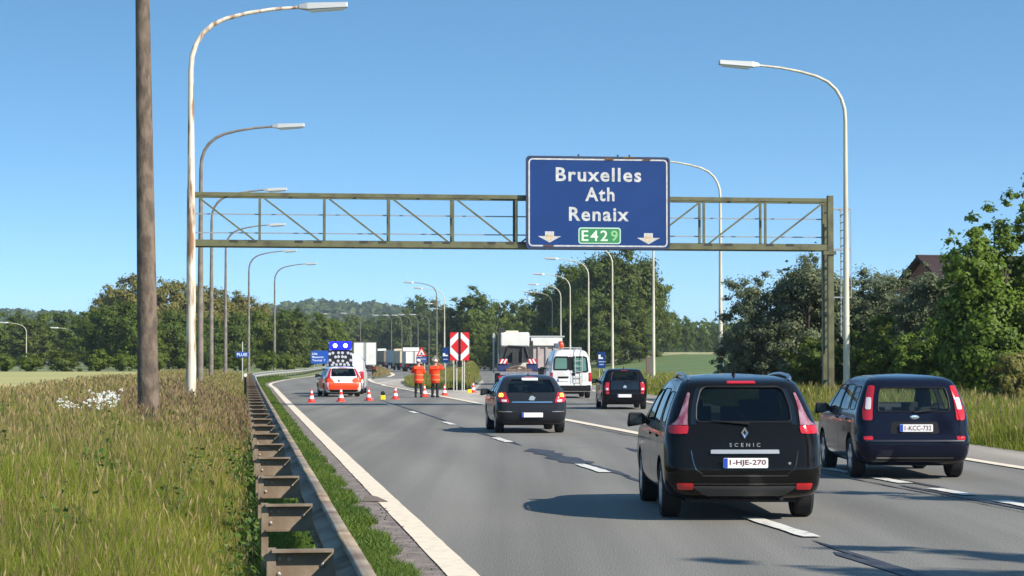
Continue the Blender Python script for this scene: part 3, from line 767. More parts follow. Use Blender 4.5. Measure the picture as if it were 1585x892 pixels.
def patch(fn, rows, off=0.003, thick=0.0, nz=8, nt=10, r=0.0, mode='lin'):
    """surface panel: rows are (z, a, b); fn(a, z) gives a point. r rounds the top and bottom ends."""
    rows = sorted(rows); Z = np.array([q[0] for q in rows]); A = np.array([q[1] for q in rows]); B = np.array([q[2] for q in rows])
    zs = np.linspace(Z[0], Z[-1], nz)
    if r: zs = np.unique(np.concatenate([Z[0] + r * np.array([0, .08, .3, .6, 1]), Z[-1] - r * np.array([0, .08, .3, .6, 1]), zs[1:-1]]))
    f = pchip if mode == 'smooth' and len(Z) > 2 else lambda a, b, c: np.interp(c, a, b)
    aa, bb = f(Z, A, zs), f(Z, B, zs)
    if r:
        for i, z in enumerate(zs):
            e = min(z - Z[0], Z[-1] - z)
            if e < r: k = r - math.sqrt(max(0, r * r - (r - e) ** 2)); aa[i] += k; bb[i] -= k
    P = [[fn(a + (b - a) * t, z) for t in np.linspace(0, 1, nt)] for a, b, z in zip(aa, bb, zs)]
    n, m = len(P), nt
    N = []
    for i in range(n):
        row = []
        for j in range(m):
            du = P[i][min(j + 1, m - 1)] - P[i][max(j - 1, 0)]; dv = P[min(i + 1, n - 1)][j] - P[max(i - 1, 0)][j]
            nn = du.cross(dv); row.append(nn.normalized() if nn.length > 1e-9 else Vector((0, -1, 0)))
        N.append(row)
    # outward: away from the car's middle
    c = Vector((0, 2.0, .9)); mid = P[n // 2][m // 2]
    sg = 1 if N[n // 2][m // 2].dot(mid - c) > 0 else -1
    mb = MB(); V = []; Fc = []
    for i in range(n):
        for j in range(m): V.append(P[i][j] + N[i][j] * sg * off)
    for i in range(n - 1):
        for j in range(m - 1): Fc.append((i * m + j, i * m + j + 1, (i + 1) * m + j + 1, (i + 1) * m + j))
    if thick:
        k = len(V)
        for i in range(n):
            for j in range(m): V.append(P[i][j] + N[i][j] * sg * (off - thick))
        rim = [j for j in range(m)] + [i * m + m - 1 for i in range(1, n)] + [(n - 1) * m + j for j in range(m - 2, -1, -1)] + [i * m for i in range(n - 2, 0, -1)]
        for a, b in zip(rim, rim[1:] + rim[:1]): Fc.append((a, b, b + k, a + k))
        for i in range(n - 1):
            for j in range(m - 1): Fc.append((k + i * m + j, k + (i + 1) * m + j, k + (i + 1) * m + j + 1, k + i * m + j + 1))
    mb.add(V, Fc); mb.P = P; mb.N = [[q * sg for q in row] for row in N]
    return mb

def cutter_from(p, axis, mb, out=.08, inn=.22):
    """prism through the outline of a patch"""
    n, m = len(p.P), len(p.P[0])
    rim = [p.P[0][j] for j in range(m)] + [p.P[i][m - 1] for i in range(1, n)] + [p.P[n - 1][j] for j in range(m - 2, -1, -1)] + [p.P[i][0] for i in range(n - 2, 0, -1)]
    rim = [q for i, q in enumerate(rim) if (q - rim[i - 1]).length > 1e-4]
    ax = Vector(axis); k = len(rim)
    vs = [q + ax * out for q in rim] + [q - ax * inn for q in rim]
    vs += [sum(vs[:k], Vector()) / k, sum(vs[k:], Vector()) / k]
    fs = [(2 * k, (i + 1) % k, i) for i in range(k)] + [(2 * k + 1, i + k, (i + 1) % k + k) for i in range(k)]
    return mb.add(vs, fs + [(i, (i + 1) % k, (i + 1) % k + k, i + k) for i in range(k)], 1)

def booled(body_me, cutters):
    o = bpy.data.objects.new('tmp', body_me); COL.objects.link(o); tmp = [o]
    for cme in cutters:
        c = bpy.data.objects.new('tmpc', cme); COL.objects.link(c); tmp.append(c)
        b = o.modifiers.new('b', 'BOOLEAN'); b.operation = 'DIFFERENCE'; b.solver = 'EXACT'; b.object = c
    bpy.context.view_layer.update()
    dg = bpy.context.evaluated_depsgraph_get()
    me = bpy.data.meshes.new_from_object(o.evaluated_get(dg))
    for t in tmp: bpy.data.objects.remove(t)
    return me

def wheel(parent, x, y, r, w, rimm, sg):
    o = MB().lathe([(r * .62, -w / 2 * sg), (r * .93, -w / 2 * sg), (r, -w * .36 * sg), (r, w * .36 * sg), (r * .93, w / 2 * sg), (r * .66, w / 2 * sg), (r * .62, w * .3 * sg)], (0, 0, 0), 'X', 28).build('wheel', M_RUBBER, parent, (x, y, r), smooth=35)
    m_ = MB().lathe([(r * .64, w * .30 * sg), (r * .66, w * .46 * sg), (r * .60, w * .48 * sg), (r * .58, w * .2 * sg)], (0, 0, 0), 'X', 28)
    for k in range(5):
        a = 2 * math.pi * k / 5 + .3
        m_.bar((w * .38 * sg, 0, 0), (w * .42 * sg, math.cos(a) * r * .6, math.sin(a) * r * .6), .075, .03, up=(1, 0, 0))
    m_.lathe([(.07, w * .3 * sg), (.07, w * .44 * sg), (.04, w * .46 * sg)], (0, 0, 0), 'X', 14)
    m_.build('rim', rimm, o, smooth=30)
    MB().lathe([(r * .6, w * .1 * sg), (r * .6, w * .16 * sg)], (0, 0, 0), 'X', 20).build('brake_disc', mat('brake_disc', (.05, .05, .05), .5, .5), o)
    return o

def plate(parent, loc, text, w=.52, h=.112, rx=0.0):
    p = MB().prism(round_rect(w, h, .012, 3), 0, .008).build('number_plate', M_PLATE, parent, loc, (rx, 0, 0))
    MB().prism(round_rect(.048, h - .006, .006, 3), -.003, .0).build('plate_band', M_EUBLUE, p, (-w / 2 + .027, 0, 0))
    if text: fit_text(text, w - .10, h * .66, M_PLATERED, p, (.025, -.002, 0), 'plate_text', bold=.012, extrude=.001)
    return p

def seatback(parent, x, y, z0, z1, w, m=None, name='seat'):
    s_ = MB().box((0, 0, (z0 + z1) / 2), (w, .14, z1 - z0), rx=.12).build(name, m or M_SEAT, parent, (x, y, 0), bevel=.05)
    MB().box((0, .02, z1 + .13), (.26, .09, .17)).box((0, .01, z1 + .02), (.12, .02, .1)).build('headrest', m or M_SEAT, s_, bevel=.035)

def mirror(parent, x, y, z, sg, m):
    o = MB().add([(sg * a, b, c) for a, b, c in ((0, 0, -.03), (0, .1, -.03), (.08, .05, -.06), (.27, .02, -.09), (.27, .16, -.07), (.06, .16, -.05), (0, 0, .02), (.08, .03, .10), (.25, .02, .10), (.25, .15, .08), (.06, .16, .07), (0, .1, .03))],
        [(0, 1, 5, 2), (2, 5, 4, 3), (6, 7, 10, 11), (7, 8, 9, 10), (0, 2, 7, 6), (2, 3, 8, 7), (3, 4, 9, 8), (4, 5, 10, 9), (5, 1, 11, 10), (1, 0, 6, 11)]).build('door_mirror', m, parent, (x, y, z), bevel=.02)
    MB().box((sg * .16, .018, .01), (.16, .01, .13)).build('mirror_glass', mat('mirror_dark_reflection', (.02, .022, .025), .05), o)  # reflection of dark trees is put into the glass colour

def build_car(name, label, cat, X, d, yaw, spec, group='cars on the road'):
    B = Body(spec['layers'])
    ax = spec['axle_r']
    root = thing(name, label, cat, (0, 0, 0), yaw, group)
    fwd = Vector((-math.sin(yaw), math.cos(yaw), 0))
    root.location = Vector((X, d, 0.0)) - fwd * ax
    paint = spec['paint']
    r, ww = spec['wheel_r'], spec.get('wheel_w', .21)
    zt = B.z1
    zs = sorted(set(np.round(np.concatenate([np.linspace(B.z0, zt - .12, 24), zt - .12 * (np.linspace(1, 0, 8)) ** 1.6]), 4)))
    mats = [paint, M_INT, M_BLACKP]
    body = B.loft(zs, mats)
    cz = np.concatenate([np.linspace(spec.get('floor', .62), zt - .07, 14)])
    cav = B.loft(list(cz), mats, 1, .075, spec['cowl'], 'cavity')
    cuts = []; panes = []
    def rear_fn(a, z): return B.T(a, z)
    for nm, kind, rows, gm, rr_ in spec['windows']:
        if kind == 'rear':
            p = patch(B.T, rows, -.012, r=rr_, nz=8, nt=14); cuts.append(cutter_from(p, (0, -1, 0), MB(), .1, .3)); panes.append((nm, p, gm))
        elif kind == 'front':
            p = patch(B.Fr, rows, -.012, r=rr_, nz=8, nt=12); cuts.append(cutter_from(p, (0, .9, .45), MB(), .1, .3)); panes.append((nm, p, gm))
        else:
            for sg in (-1, 1):
                p = patch(lambda a, z, sg=sg: B.S(a, z, sg), rows, -.003, r=rr_, nz=6, nt=8); cuts.append(cutter_from(p, (sg, 0, 0), MB(), .1, .2)); panes.append((nm, p, gm))
    arch = MB()
    wsp = B.p(.5)[2]
    for sg in (-1, 1):
        for y in (ax, ax + spec['wheelbase']):
            arch.lathe([(r + .06, wsp - .27), (r + .06, wsp + .3)] if sg > 0 else [(r + .06, -wsp - .3), (r + .06, -wsp + .27)], (0, y, r + .01), 'X', 24, m=2)
    shell = booled(body, [cav] + [c_.mesh('cut', mats) for c_ in cuts] + [arch.mesh('arch', mats)])
    shell.polygons.foreach_set('use_smooth', [True] * len(shell.polygons)); shell.set_sharp_from_angle(angle=R(32))
    link('body', shell, root)
    for nm, p, gm in panes:
        g_ = p.build(nm, gm, root, smooth=60)
        n, m_ = len(p.P), len(p.P[0])
        rim = [p.P[0][j] for j in range(m_)] + [p.P[i][m_ - 1] for i in range(1, n)] + [p.P[n - 1][j] for j in range(m_ - 2, -1, -1)] + [p.P[i][0] for i in range(n - 2, 0, -1)]
        MB().tube(rim + rim[:1], .006 if nm == 'side_window' else .012, 6).build('window_seal', M_BLACKP, g_)
    for sg in (-1, 1):
        for y in (ax, ax + spec['wheelbase']): wheel(root, sg * (wsp - ww / 2 - .012), y, r, ww, spec.get('rim', M_ALU), sg)
    MB().box((0, 2.2, .26), (1.3, 3.6, .12)).build('underbody', M_BLACKP, root)
    MB().tube([(.45, .2, .25), (.45, .6, .25)], .025, 10).build('exhaust_pipe', mat('exhaust_steel', (.08, .075, .07), .5, .8), root)
    hw = B.p(1.0)[2]
    zsit = spec.get('seat_top', 1.0)
    for x in (-.38, 0, .38): seatback(root, x, ax + .35, .6, zsit, .36, name='rear_seat')
    for x in (-.36, .36): seatback(root, x, ax + 1.35, .6, zsit + .06, .48, name='front_seat')
    MB().box((0, spec['cowl'] - .35, .9), (1.3, .4, .16)).build('dashboard', M_INT, root, bevel=.04)
    my, mz = spec['mirror']
    for sg in (-1, 1): mirror(root, sg * (B.S(my, mz, 1).x - .02), my, mz, sg, spec.get('mirror_mat', paint))
    for nm, fn, rows, m_, off, th, rr_ in spec['panels']:
        f = {'T': B.T, 'SL': lambda a, z: B.S(a, z, -1), 'SR': lambda a, z: B.S(a, z, 1), 'F': B.Fr}
        for key in (['SL', 'SR'] if fn == 'S' else [fn]):
            patch(f[key], rows, off, th, r=rr_, nz=max(4, len(rows) * 2), nt=spec.get('nt', 12), mode='smooth').build(nm, m_, root, smooth=50)
    # lamps come in mirrored pairs
    for nm, rows, m_, off, th, rr_ in spec['lights']:
        for sg in (-1, 1):
            rw = [(z, a, b) if sg > 0 else (z, -b, -a) for z, a, b in rows]
            patch(B.T, rw, off, th, r=rr_, nz=10, nt=8, mode='smooth').build(nm, m_, root, smooth=50)
    # front lamps (seen only from other sides)
    for sg in (-1, 1):
        rw = [(.62, .45, .72), (.76, .42, .74)] if sg > 0 else [(.62, -.72, -.45), (.76, -.74, -.42)]
        patch(B.Fr, rw, .006, .03, r=.04, nz=4, nt=6).build('headlight', M_CLEAR, root, smooth=50)
    for y in spec.get('seams', []):
        for sg in (-1, 1):
            patch(lambda a, z, sg=sg: B.S(a, z, sg), [(.36, y, y + .009), (spec.get('belt', .95), y, y + .009)], .0015, nz=8, nt=2).build('door_gap', M_BLACKP, root)
    for y in spec.get('handles', []):
        for sg in (-1, 1):
            q = B.S(y, spec.get('belt', .95) - .1, sg)
            MB().box((0, 0, 0), (.04, .2, .03)).build('door_handle', spec.get('handle_mat', paint), root, q, bevel=.01)
    if 'wiper' in spec:
        (xa, za), (xb, zb_) = spec['wiper']
        A, Bq = B.T(xa, za), B.T(xb, zb_)
        MB().tube([A + Vector((0, -.03, 0)), Bq + Vector((0, -.025, 0))], [.014, .007], 8).lathe([(.022, 0), (.018, -.05)], tuple(A + Vector((0, .02, 0))), 'Y', 10).build('rear_wiper', M_BLACKP, root)
    if 'antenna' in spec:
        y, ln = spec['antenna']
        zr = zt - .012
        MB().tube([(0, y, zr), (0, y - ln * .6, zr + ln)], [.014, .004], 8).lathe([(.03, zr - .03), (.02, zr + .025)], (0, y, 0)).build('antenna', M_BLACKP, root)
    if 'plate' in spec:
        x, z, tx = spec['plate']; q = B.T(x, z)
        plate(root, (x, min(q.y, B.T(x, z + .05).y, B.T(x, z - .05).y, B.T(.25, z).y) - .022, z), tx)
    return root, B

def paint(name, col, fl=0.0):
    return mat(name, col, 0.15, 0.0, coat=.30, spec=.08)
CG = 'cars driving away on the road'
M_GLOSSB = mat('gloss_black', (.004, .004, .005), .06, coat=1)
# ---- large black people carrier
P1 = paint('black_paint', (0.006, 0.0055, 0.005))
lay1 = [(.24, .30, 4.25, .76, .25, .3, .05, .2), (.30, .12, 4.40, .86, .22, .3, .06, .2), (.42, .03, 4.50, .905, .22, .32, .06, .22), (.60, .0, 4.53, .92, .22, .34, .06, .22),
        (.70, .03, 4.52, .92, .22, .34, .05, .22), (.86, .055, 4.40, .918, .22, .34, .05, .25), (.98, .075, 4.15, .905, .23, .32, .05, .25), (1.04, .09, 3.72, .893, .24, .25, .05, .2),
        (1.12, .12, 3.52, .87, .24, .22, .05, .2), (1.32, .22, 3.08, .80, .24, .2, .06, .2), (1.48, .31, 2.68, .725, .22, .2, .07, .18), (1.56, .38, 2.45, .68, .22, .2, .08, .16), (1.605, .56, 2.28, .61, .22, .2, .07, .12), (1.635, .95, 2.05, .48, .2, .18, .04, .08), (1.65, 1.25, 1.8, .28, .15, .12, .02, .05)]
M_SCLEAR = mat('pink_clear_lens', (0.34, 0.20, 0.24), 0.07, coat=1.0, col2=(.20, .03, .05), scale=14, stretch=(1, 1, .3))
s1 = dict(layers=lay1, axle_r=.93, wheelbase=2.77, wheel_r=.325, wheel_w=.225, paint=P1, cowl=3.30, mirror_mat=M_BLACKP, mirror=(3.02, 1.06), seat_top=1.06, belt=1.03,
    windows=[('rear_window', 'rear', [(1.12, -.56, .56), (1.3, -.545, .545), (1.45, -.50, .50), (1.515, -.46, .46)], M_GLASS, .05), ('windscreen', 'front', [(1.13, -.66, .66), (1.48, -.54, .54)], M_GLASSL, .04),
             ('side_window', 'side', [(1.10, .62, 1.10), (1.45, .72, 1.18)], M_GLASS, .06), ('side_window', 'side', [(1.08, 1.24, 2.0), (1.48, 1.28, 1.96)], M_GLASS, .05), ('side_window', 'side', [(1.08, 2.1, 3.0), (1.46, 2.06, 2.52)], M_GLASSL, .05)],
    panels=[('tailgate_glass_surround', 'T', [(1.09, -.625, -.56), (1.3, -.60, -.545), (1.45, -.555, -.50), (1.5, -.53, -.485)], M_GLOSSB, .002, 0, 0), ('tailgate_glass_surround', 'T', [(1.09, .56, .625), (1.3, .545, .60), (1.45, .50, .555), (1.5, .485, .53)], M_GLOSSB, .002, 0, 0),
            ('chrome_bar', 'T', [(.765, -.40, .40), (.81, -.395, .395)], mat('bar_reflection_grey', (.42, .42, .42), .3, .3, coat=.4), .022, .03, .008),  # pale ground reflection of the chrome is painted in as grey
            ('bumper_crease', 'T', [(.515, -.50, .50), (.525, -.50, .50)], M_CHROME if False else mat('dark_chrome', (.2, .2, .2), .2, 1.0), .004, .01, 0),
            ('bumper_line', 'T', [(.425, -.72, .72), (.432, -.72, .72)], mat('dark_chrome', (.2, .2, .2), .2, 1.0), .004, .01, 0),
            ('diffuser', 'T', [(.29, -.45, .45), (.40, -.62, .62)], mat('diffuser_grey', (.045, .045, .045), .5), .006, .02, .03),
            ('brake_light', 'T', [(1.545, -.17, .17), (1.572, -.16, .16)], M_RED, .012, .02, 0),
            ('tailgate_gap', 'T', [(.54, -.50, -.485), (.60, -.585, -.57), (.80, -.63, -.617)], mat('dark_chrome', (.2, .2, .2), .2, 1.0), .002, 0, 0), ('tailgate_gap', 'T', [(.54, .485, .50), (.60, .57, .585), (.80, .617, .63)], M_BLACKP, .002, 0, 0)],
    lights=[('tail_light', [(1.08, .655, .89), (1.12, .655, .80), (1.22, .65, .735), (1.34, .635, .685), (1.44, .61, .64)], M_SCLEAR, .016, .03, .01), ('tail_light_base', [(.985, .66, .90), (1.075, .645, .92)], M_RED, .018, .03, .02),
            ('reflector', [(.365, .60, .78), (.435, .60, .80)], M_RED, .01, .02, .015)],
    seams=[1.17, 2.07, 3.08], handles=[1.35, 2.25], handle_mat=P1, wiper=((.05, 1.10), (-.38, 1.135)), antenna=(1.05, .09), plate=(0, .665, '1-HJE-270'))
car1, B1 = build_car('people_carrier', 'big black people carrier with roof rails, nearest car, plate 1-HJE-270', 'car', px(1137, 24.9), 24.9, 0.022, s1, CG)
car1.scale = (.968, 1, 1); car2_w = .968
q = B1.T(0, 1.0)
MB().add([(0, -.02, .065), (.043, -.02, 0), (0, -.02, -.065), (-.043, -.02, 0), (0, -.012, .03), (.018, -.012, 0), (0, -.012, -.03), (-.018, -.012, 0)], [(0, 1, 5, 4), (1, 2, 6, 5), (2, 3, 7, 6), (3, 0, 4, 7)]).build('badge', M_CHROME, car1, q)
q = B1.T(0, .865); fit_text('SCENIC', .36, .042, M_CHROME, car1, (0, q.y - .008, .865), 'model_lettering', spacing=1.8, bold=.01)
q = B1.T(.52, .66); MB().lathe([(.016, 0), (.016, -.006)], (0, 0, 0), 'Y', 12).build('small_badge', M_CHROME, car1, q)
for sg in (-1, 1):
    pts = [(sg * .60, .62, 1.575), (sg * .615, .66, 1.615), (sg * .62, .8, 1.64), (sg * .61, 1.3, 1.66), (sg * .60, 1.8, 1.65), (sg * .585, 2.1, 1.625), (sg * .575, 2.22, 1.585)]
    MB().tube(pts, [.03, .026, .022, .02, .02, .022, .026], 10).build('roof_rail', M_ALU, car1, smooth=50)

# ---- dark blue people carrier
P2 = paint('dark_blue_paint', (0.006, 0.0075, 0.018))
lay2 = [(.22, .28, 4.05, .75, .22, .3, .05, .2), (.28, .10, 4.20, .84, .2, .3, .05, .2), (.42, .02, 4.30, .885, .2, .32, .05, .22), (.58, .0, 4.33, .90, .2, .34, .05, .22),
        (.64, .04, 4.33, .90, .2, .34, .05, .22), (.82, .06, 4.22, .898, .2, .34, .05, .25), (.95, .075, 4.0, .885, .2, .32, .05, .25), (1.0, .085, 3.55, .875, .2, .25, .05, .2),
        (1.1, .11, 3.35, .85, .2, .22, .05, .2), (1.28, .17, 2.95, .785, .19, .2, .05, .2), (1.44, .235, 2.55, .715, .18, .2, .06, .18), (1.50, .29, 2.35, .675, .18, .2, .07, .16), (1.545, .45, 2.15, .60, .2, .2, .06, .12), (1.575, .8, 1.95, .46, .2, .18, .04, .08), (1.59, 1.1, 1.7, .26, .15, .12, .02, .05)]
M_GLASSC = glass_mat('clear_tint', (.86, .93, .90))
M_FCLEAR = mat('white_lens', (0.68, 0.62, 0.62), 0.1, coat=1.0)
s2 = dict(layers=lay2, axle_r=.86, wheelbase=2.64, wheel_r=.315, paint=P2, cowl=3.15, mirror_mat=M_BLACKP, mirror=(2.85, 1.02), seat_top=.86, belt=1.0,
    windows=[('rear_window', 'rear', [(1.03, -.57, .57), (1.25, -.55, .55), (1.395, -.515, .515)], M_GLASSC, .05), ('windscreen', 'front', [(1.1, -.66, .66), (1.43, -.54, .54)], M_GLASSC, .04),
             ('side_window', 'side', [(1.05, .56, 1.0), (1.41, .6, 1.04)], M_GLASSL, .06), ('side_window', 'side', [(1.04, 1.1, 1.85), (1.43, 1.14, 1.82)], M_GLASSL, .05), ('side_window', 'side', [(1.04, 1.93, 2.85), (1.42, 1.9, 2.38)], M_GLASSL, .05)],
    panels=[('plate_recess', 'T', [(.70, -.39, .39), (.88, -.36, .36)], M_BLACKP, .002, 0, .03), ('tailgate_gap', 'T', [(.635, -.66, .66), (.648, -.66, .66)], M_BLACKP, .003, 0, 0),
            ('bumper_strip', 'T', [(.575, -.78, .78), (.60, -.78, .78)], mat('bumper_blue_black', (.012, .013, .025), .4), .012, .02, .01), ('lower_lip', 'T', [(.325, -.60, .60), (.345, -.62, .62)], mat('dark_chrome', (.2, .2, .2), .2, 1.0), .008, .02, 0)],
    lights=[('tail_light', [(.90, .66, .80), (1.0, .655, .815), (1.2, .635, .765), (1.42, .585, .70)], M_RED, .016, .03, .03), ('reversing_light', [(1.06, .68, .76), (1.24, .655, .735)], M_FCLEAR, .022, .01, .02),
            ('reflector', [(.60, .66, .80), (.66, .66, .80)], M_RED, .014, .02, .01)],
    seams=[1.05, 1.88, 2.9], handles=[1.2, 2.05], handle_mat=P2, wiper=((.0, 1.02), (.36, 1.06)), plate=(.02, .785, '1-KCC-732'))
car2, B2 = build_car('people_carrier', 'dark blue people carrier on the far right, plate 1-KCC-732', 'car', px(1399, 33.2), 33.2, 0.012, s2, CG)
car2.scale = (car2_w, 1, 1)
q = B2.T(0, .95)
o_ = MB().lathe([(.001, 0), (.055, 0), (.06, -.008), (.045, -.014), (.001, -.015)], (0, 0, 0), 'Y', 20).build('badge', M_CHROME, car2, q); o_.scale = (1.2, .6, .55)

# ---- charcoal hatchback
P3 = paint('charcoal_paint', (0.018, 0.020, 0.024))
lay3 = [(.20, .28, 3.95, .73, .25, .3, .06, .2), (.26, .10, 4.1, .82, .24, .3, .07, .2), (.40, .02, 4.2, .86, .24, .32, .07, .22), (.55, .0, 4.24, .875, .25, .34, .07, .22),
        (.68, .03, 4.22, .875, .25, .34, .07, .22), (.80, .06, 4.1, .872, .26, .34, .07, .25), (.90, .09, 3.8, .862, .27, .3, .07, .25), (.95, .12, 3.25, .853, .27, .25, .08, .2),
        (1.02, .20, 3.1, .83, .27, .22, .09, .2), (1.18, .42, 2.7, .745, .25, .2, .10, .2), (1.32, .62, 2.32, .665, .22, .2, .10, .18), (1.38, .76, 2.12, .61, .22, .2, .09, .16), (1.42, 1.0, 1.95, .50, .2, .2, .06, .12), (1.435, 1.2, 1.75, .36, .2, .16, .04, .08)]
M_AMBER = mat('amber_lamp', (0.9, 0.32, 0.02), 0.2, emit=(1.0, 0.42, 0.04), estr=2.2)
s3 = dict(layers=lay3, axle_r=.80, wheelbase=2.61, wheel_r=.31, paint=P3, cowl=2.95, mirror_mat=M_BLACKP, mirror=(2.55, .98), seat_top=.92, belt=.94,
    windows=[('rear_window', 'rear', [(1.0, -.60, .60), (1.15, -.575, .575), (1.325, -.50, .50)], M_GLASS, .05), ('windscreen', 'front', [(1.03, -.63, .63), (1.32, -.5, .5)], M_GLASSL, .04),
             ('side_window', 'side', [(.99, 1.0, 1.7), (1.29, 1.2, 1.7)], M_GLASSL, .05), ('side_window', 'side', [(.98, 1.78, 2.55), (1.31, 1.77, 2.12)], M_GLASSL, .05)],
    panels=[('chrome_strip', 'T', [(.755, -.50, .50), (.785, -.50, .50)], M_CHROME, .014, .02, .006), ('tailgate_gap', 'T', [(.655, -.55, .55), (.665, -.55, .55)], M_BLACKP, .003, 0, 0),
            ('window_strip', 'T', [(1.30, -.2, .2), (1.355, -.2, .2)], M_WHITE, .01, .012, .008), ('brake_light', 'T', [(1.37, -.12, .12), (1.388, -.12, .12)], M_RED, .008, .02, 0),
            ('bumper_highlight', 'T', [(.53, .48, .86), (.55, .5, .86)], M_CHROME, .012, .02, .008), ('bumper_highlight', 'T', [(.53, -.86, -.48), (.55, -.86, -.5)], M_CHROME, .012, .02, .008)],  # silver highlight on the bumper, put in as chrome strips
    lights=[('tail_light', [(.76, .56, .80), (.82, .57, .90), (.90, .61, .93), (1.0, .64, .90)], M_RED, .016, .03, .02), ('turn_signal', [(.895, .70, .84), (.975, .70, .82)], M_AMBER, .024, .012, .03), ('reversing_light', [(.775, .62, .74), (.83, .62, .76)], M_FCLEAR, .022, .012, .02)],
    seams=[1.1, 1.74, 2.62], handles=[1.2, 1.95], handle_mat=P3, wiper=((.0, 1.0), (-.3, 1.05)), antenna=(1.1, .08), plate=(0, .46, None))
car3, B3 = build_car('hatchback', 'charcoal hatchback with flashing amber lamps behind the white van', 'car', px(819, 53.2), 53.2, 0.09, s3, CG)
q = B3.T(0, .86); o_ = MB().lathe([(.055, 0), (.068, 0), (.068, -.012), (.055, -.012)], (0, 0, 0), 'Y', 24).bar((-.085, -.01, -.02), (.085, -.01, .02), .02, .02).build('badge', M_CHROME, car3, q)

# ---- small black city car
P4 = paint('black_city_paint', (0.006, 0.006, 0.008))
lay4 = [(.18, .22, 3.3, .70, .2, .3, .04, .15), (.25, .06, 3.45, .78, .2, .3, .05, .15), (.40, .01, 3.52, .81, .2, .3, .05, .18), (.58, .0, 3.54, .82, .2, .3, .05, .2), (.75, .03, 3.5, .82, .2, .3, .05, .2), (.90, .06, 3.3, .812, .2, .3, .05, .2), (.97, .08, 2.95, .80, .2, .25, .05, .2),
        (1.08, .12, 2.75, .76, .2, .2, .05, .2), (1.25, .20, 2.4, .69, .19, .2, .06, .18), (1.38, .27, 2.1, .63, .18, .2, .07, .16), (1.44, .36, 1.9, .58, .18, .2, .07, .14), (1.47, .55, 1.7, .46, .18, .18, .05, .1), (1.48, .8, 1.5, .3, .15, .15, .03, .06)]
s4 = dict(layers=lay4, axle_r=.60, wheelbase=2.42, wheel_r=.29, wheel_w=.18, paint=P4, cowl=2.6, mirror=(2.3, 1.0), seat_top=.95, belt=.97,
    windows=[('rear_window', 'rear', [(1.04, -.50, .50), (1.36, -.44, .44)], M_GLASS, .05), ('windscreen', 'front', [(1.06, -.58, .58), (1.37, -.48, .48)], M_GLASSL, .04),
             ('side_window', 'side', [(1.02, .75, 1.3), (1.36, .7, 1.3)], M_GLASSL, .05), ('side_window', 'side', [(1.01, 1.38, 2.3), (1.37, 1.38, 1.9)], M_GLASSL, .05)],
    panels=[('glass_tailgate', 'T', [(.72, -.50, .50), (.9, -.51, .51), (1.03, -.50, .50)], mat('black_glass', (.004, .004, .005), .04, coat=1), .004, .0, .03), ('bumper_gap', 'T', [(.585, -.6, .6), (.597, -.6, .6)], M_BLACKP, .003, 0, 0), ('brake_light', 'T', [(1.40, -.12, .12), (1.415, -.12, .12)], M_RED, .008, .02, 0)],
    lights=[('tail_light', [(.66, .57, .72), (.8, .575, .74), (.98, .56, .69)], M_RED, .016, .03, .03), ('reversing_light', [(.70, .60, .68), (.78, .60, .69)], M_FCLEAR, .022, .01, .02), ('reflector', [(.565, .58, .69), (.64, .58, .70)], M_RED, .012, .02, .02)],
    seams=[1.34, 2.35], handles=[1.5], antenna=(.7, .12), wiper=((0, .985), (.28, 1.04)), plate=(-.03, .50, None), handle_mat=P4)
car4, B4 = build_car('city_car', 'small black city car on the exit lane, right of the white van', 'car', px(965, 78), 78, 0.04, s4, CG)
q = B4.T(0, .82); MB().lathe([(.05, 0), (.06, 0), (.06, -.012), (.05, -.012)], (0, 0, 0), 'Y', 24).prism([(-.035, .035), (-.02, .035), (0, -.01), (.02, .035), (.035, .035), (.006, -.04), (-.006, -.04)], -.01, 0).build('badge', M_CHROME, car4, q)

# ---- police estate car: white roof and tailgate, fluorescent orange lower body
P5 = mat('white_car_paint', (0.75, 0.75, 0.76), 0.25, coat=1.0)
P5o = mat('fluorescent_orange', s2l((255, 72, 25)), 0.4, emit=s2l((255, 72, 25)), estr=0.0)
lay5 = [(.20, .28, 4.2, .75, .2, .3, .05, .2), (.26, .10, 4.35, .84, .2, .3, .06, .2), (.42, .02, 4.45, .875, .2, .32, .06, .22), (.58, .0, 4.5, .885, .2, .34, .06, .22), (.72, .04, 4.48, .885, .2, .34, .05, .22), (.85, .06, 4.3, .88, .2, .34, .05, .25), (.93, .08, 4.0, .87, .2, .3, .05, .25), (.97, .09, 3.5, .86, .2, .25, .05, .2),
        (1.06, .15, 3.3, .83, .2, .22, .05, .2), (1.22, .30, 2.9, .75, .19, .2, .06, .2), (1.36, .45, 2.55, .67, .18, .2, .07, .18), (1.42, .56, 2.35, .62, .18, .2, .07, .16), (1.455, .75, 2.15, .5, .18, .2, .06, .12), (1.465, 1.0, 1.9, .36, .18, .18, .04, .08)]
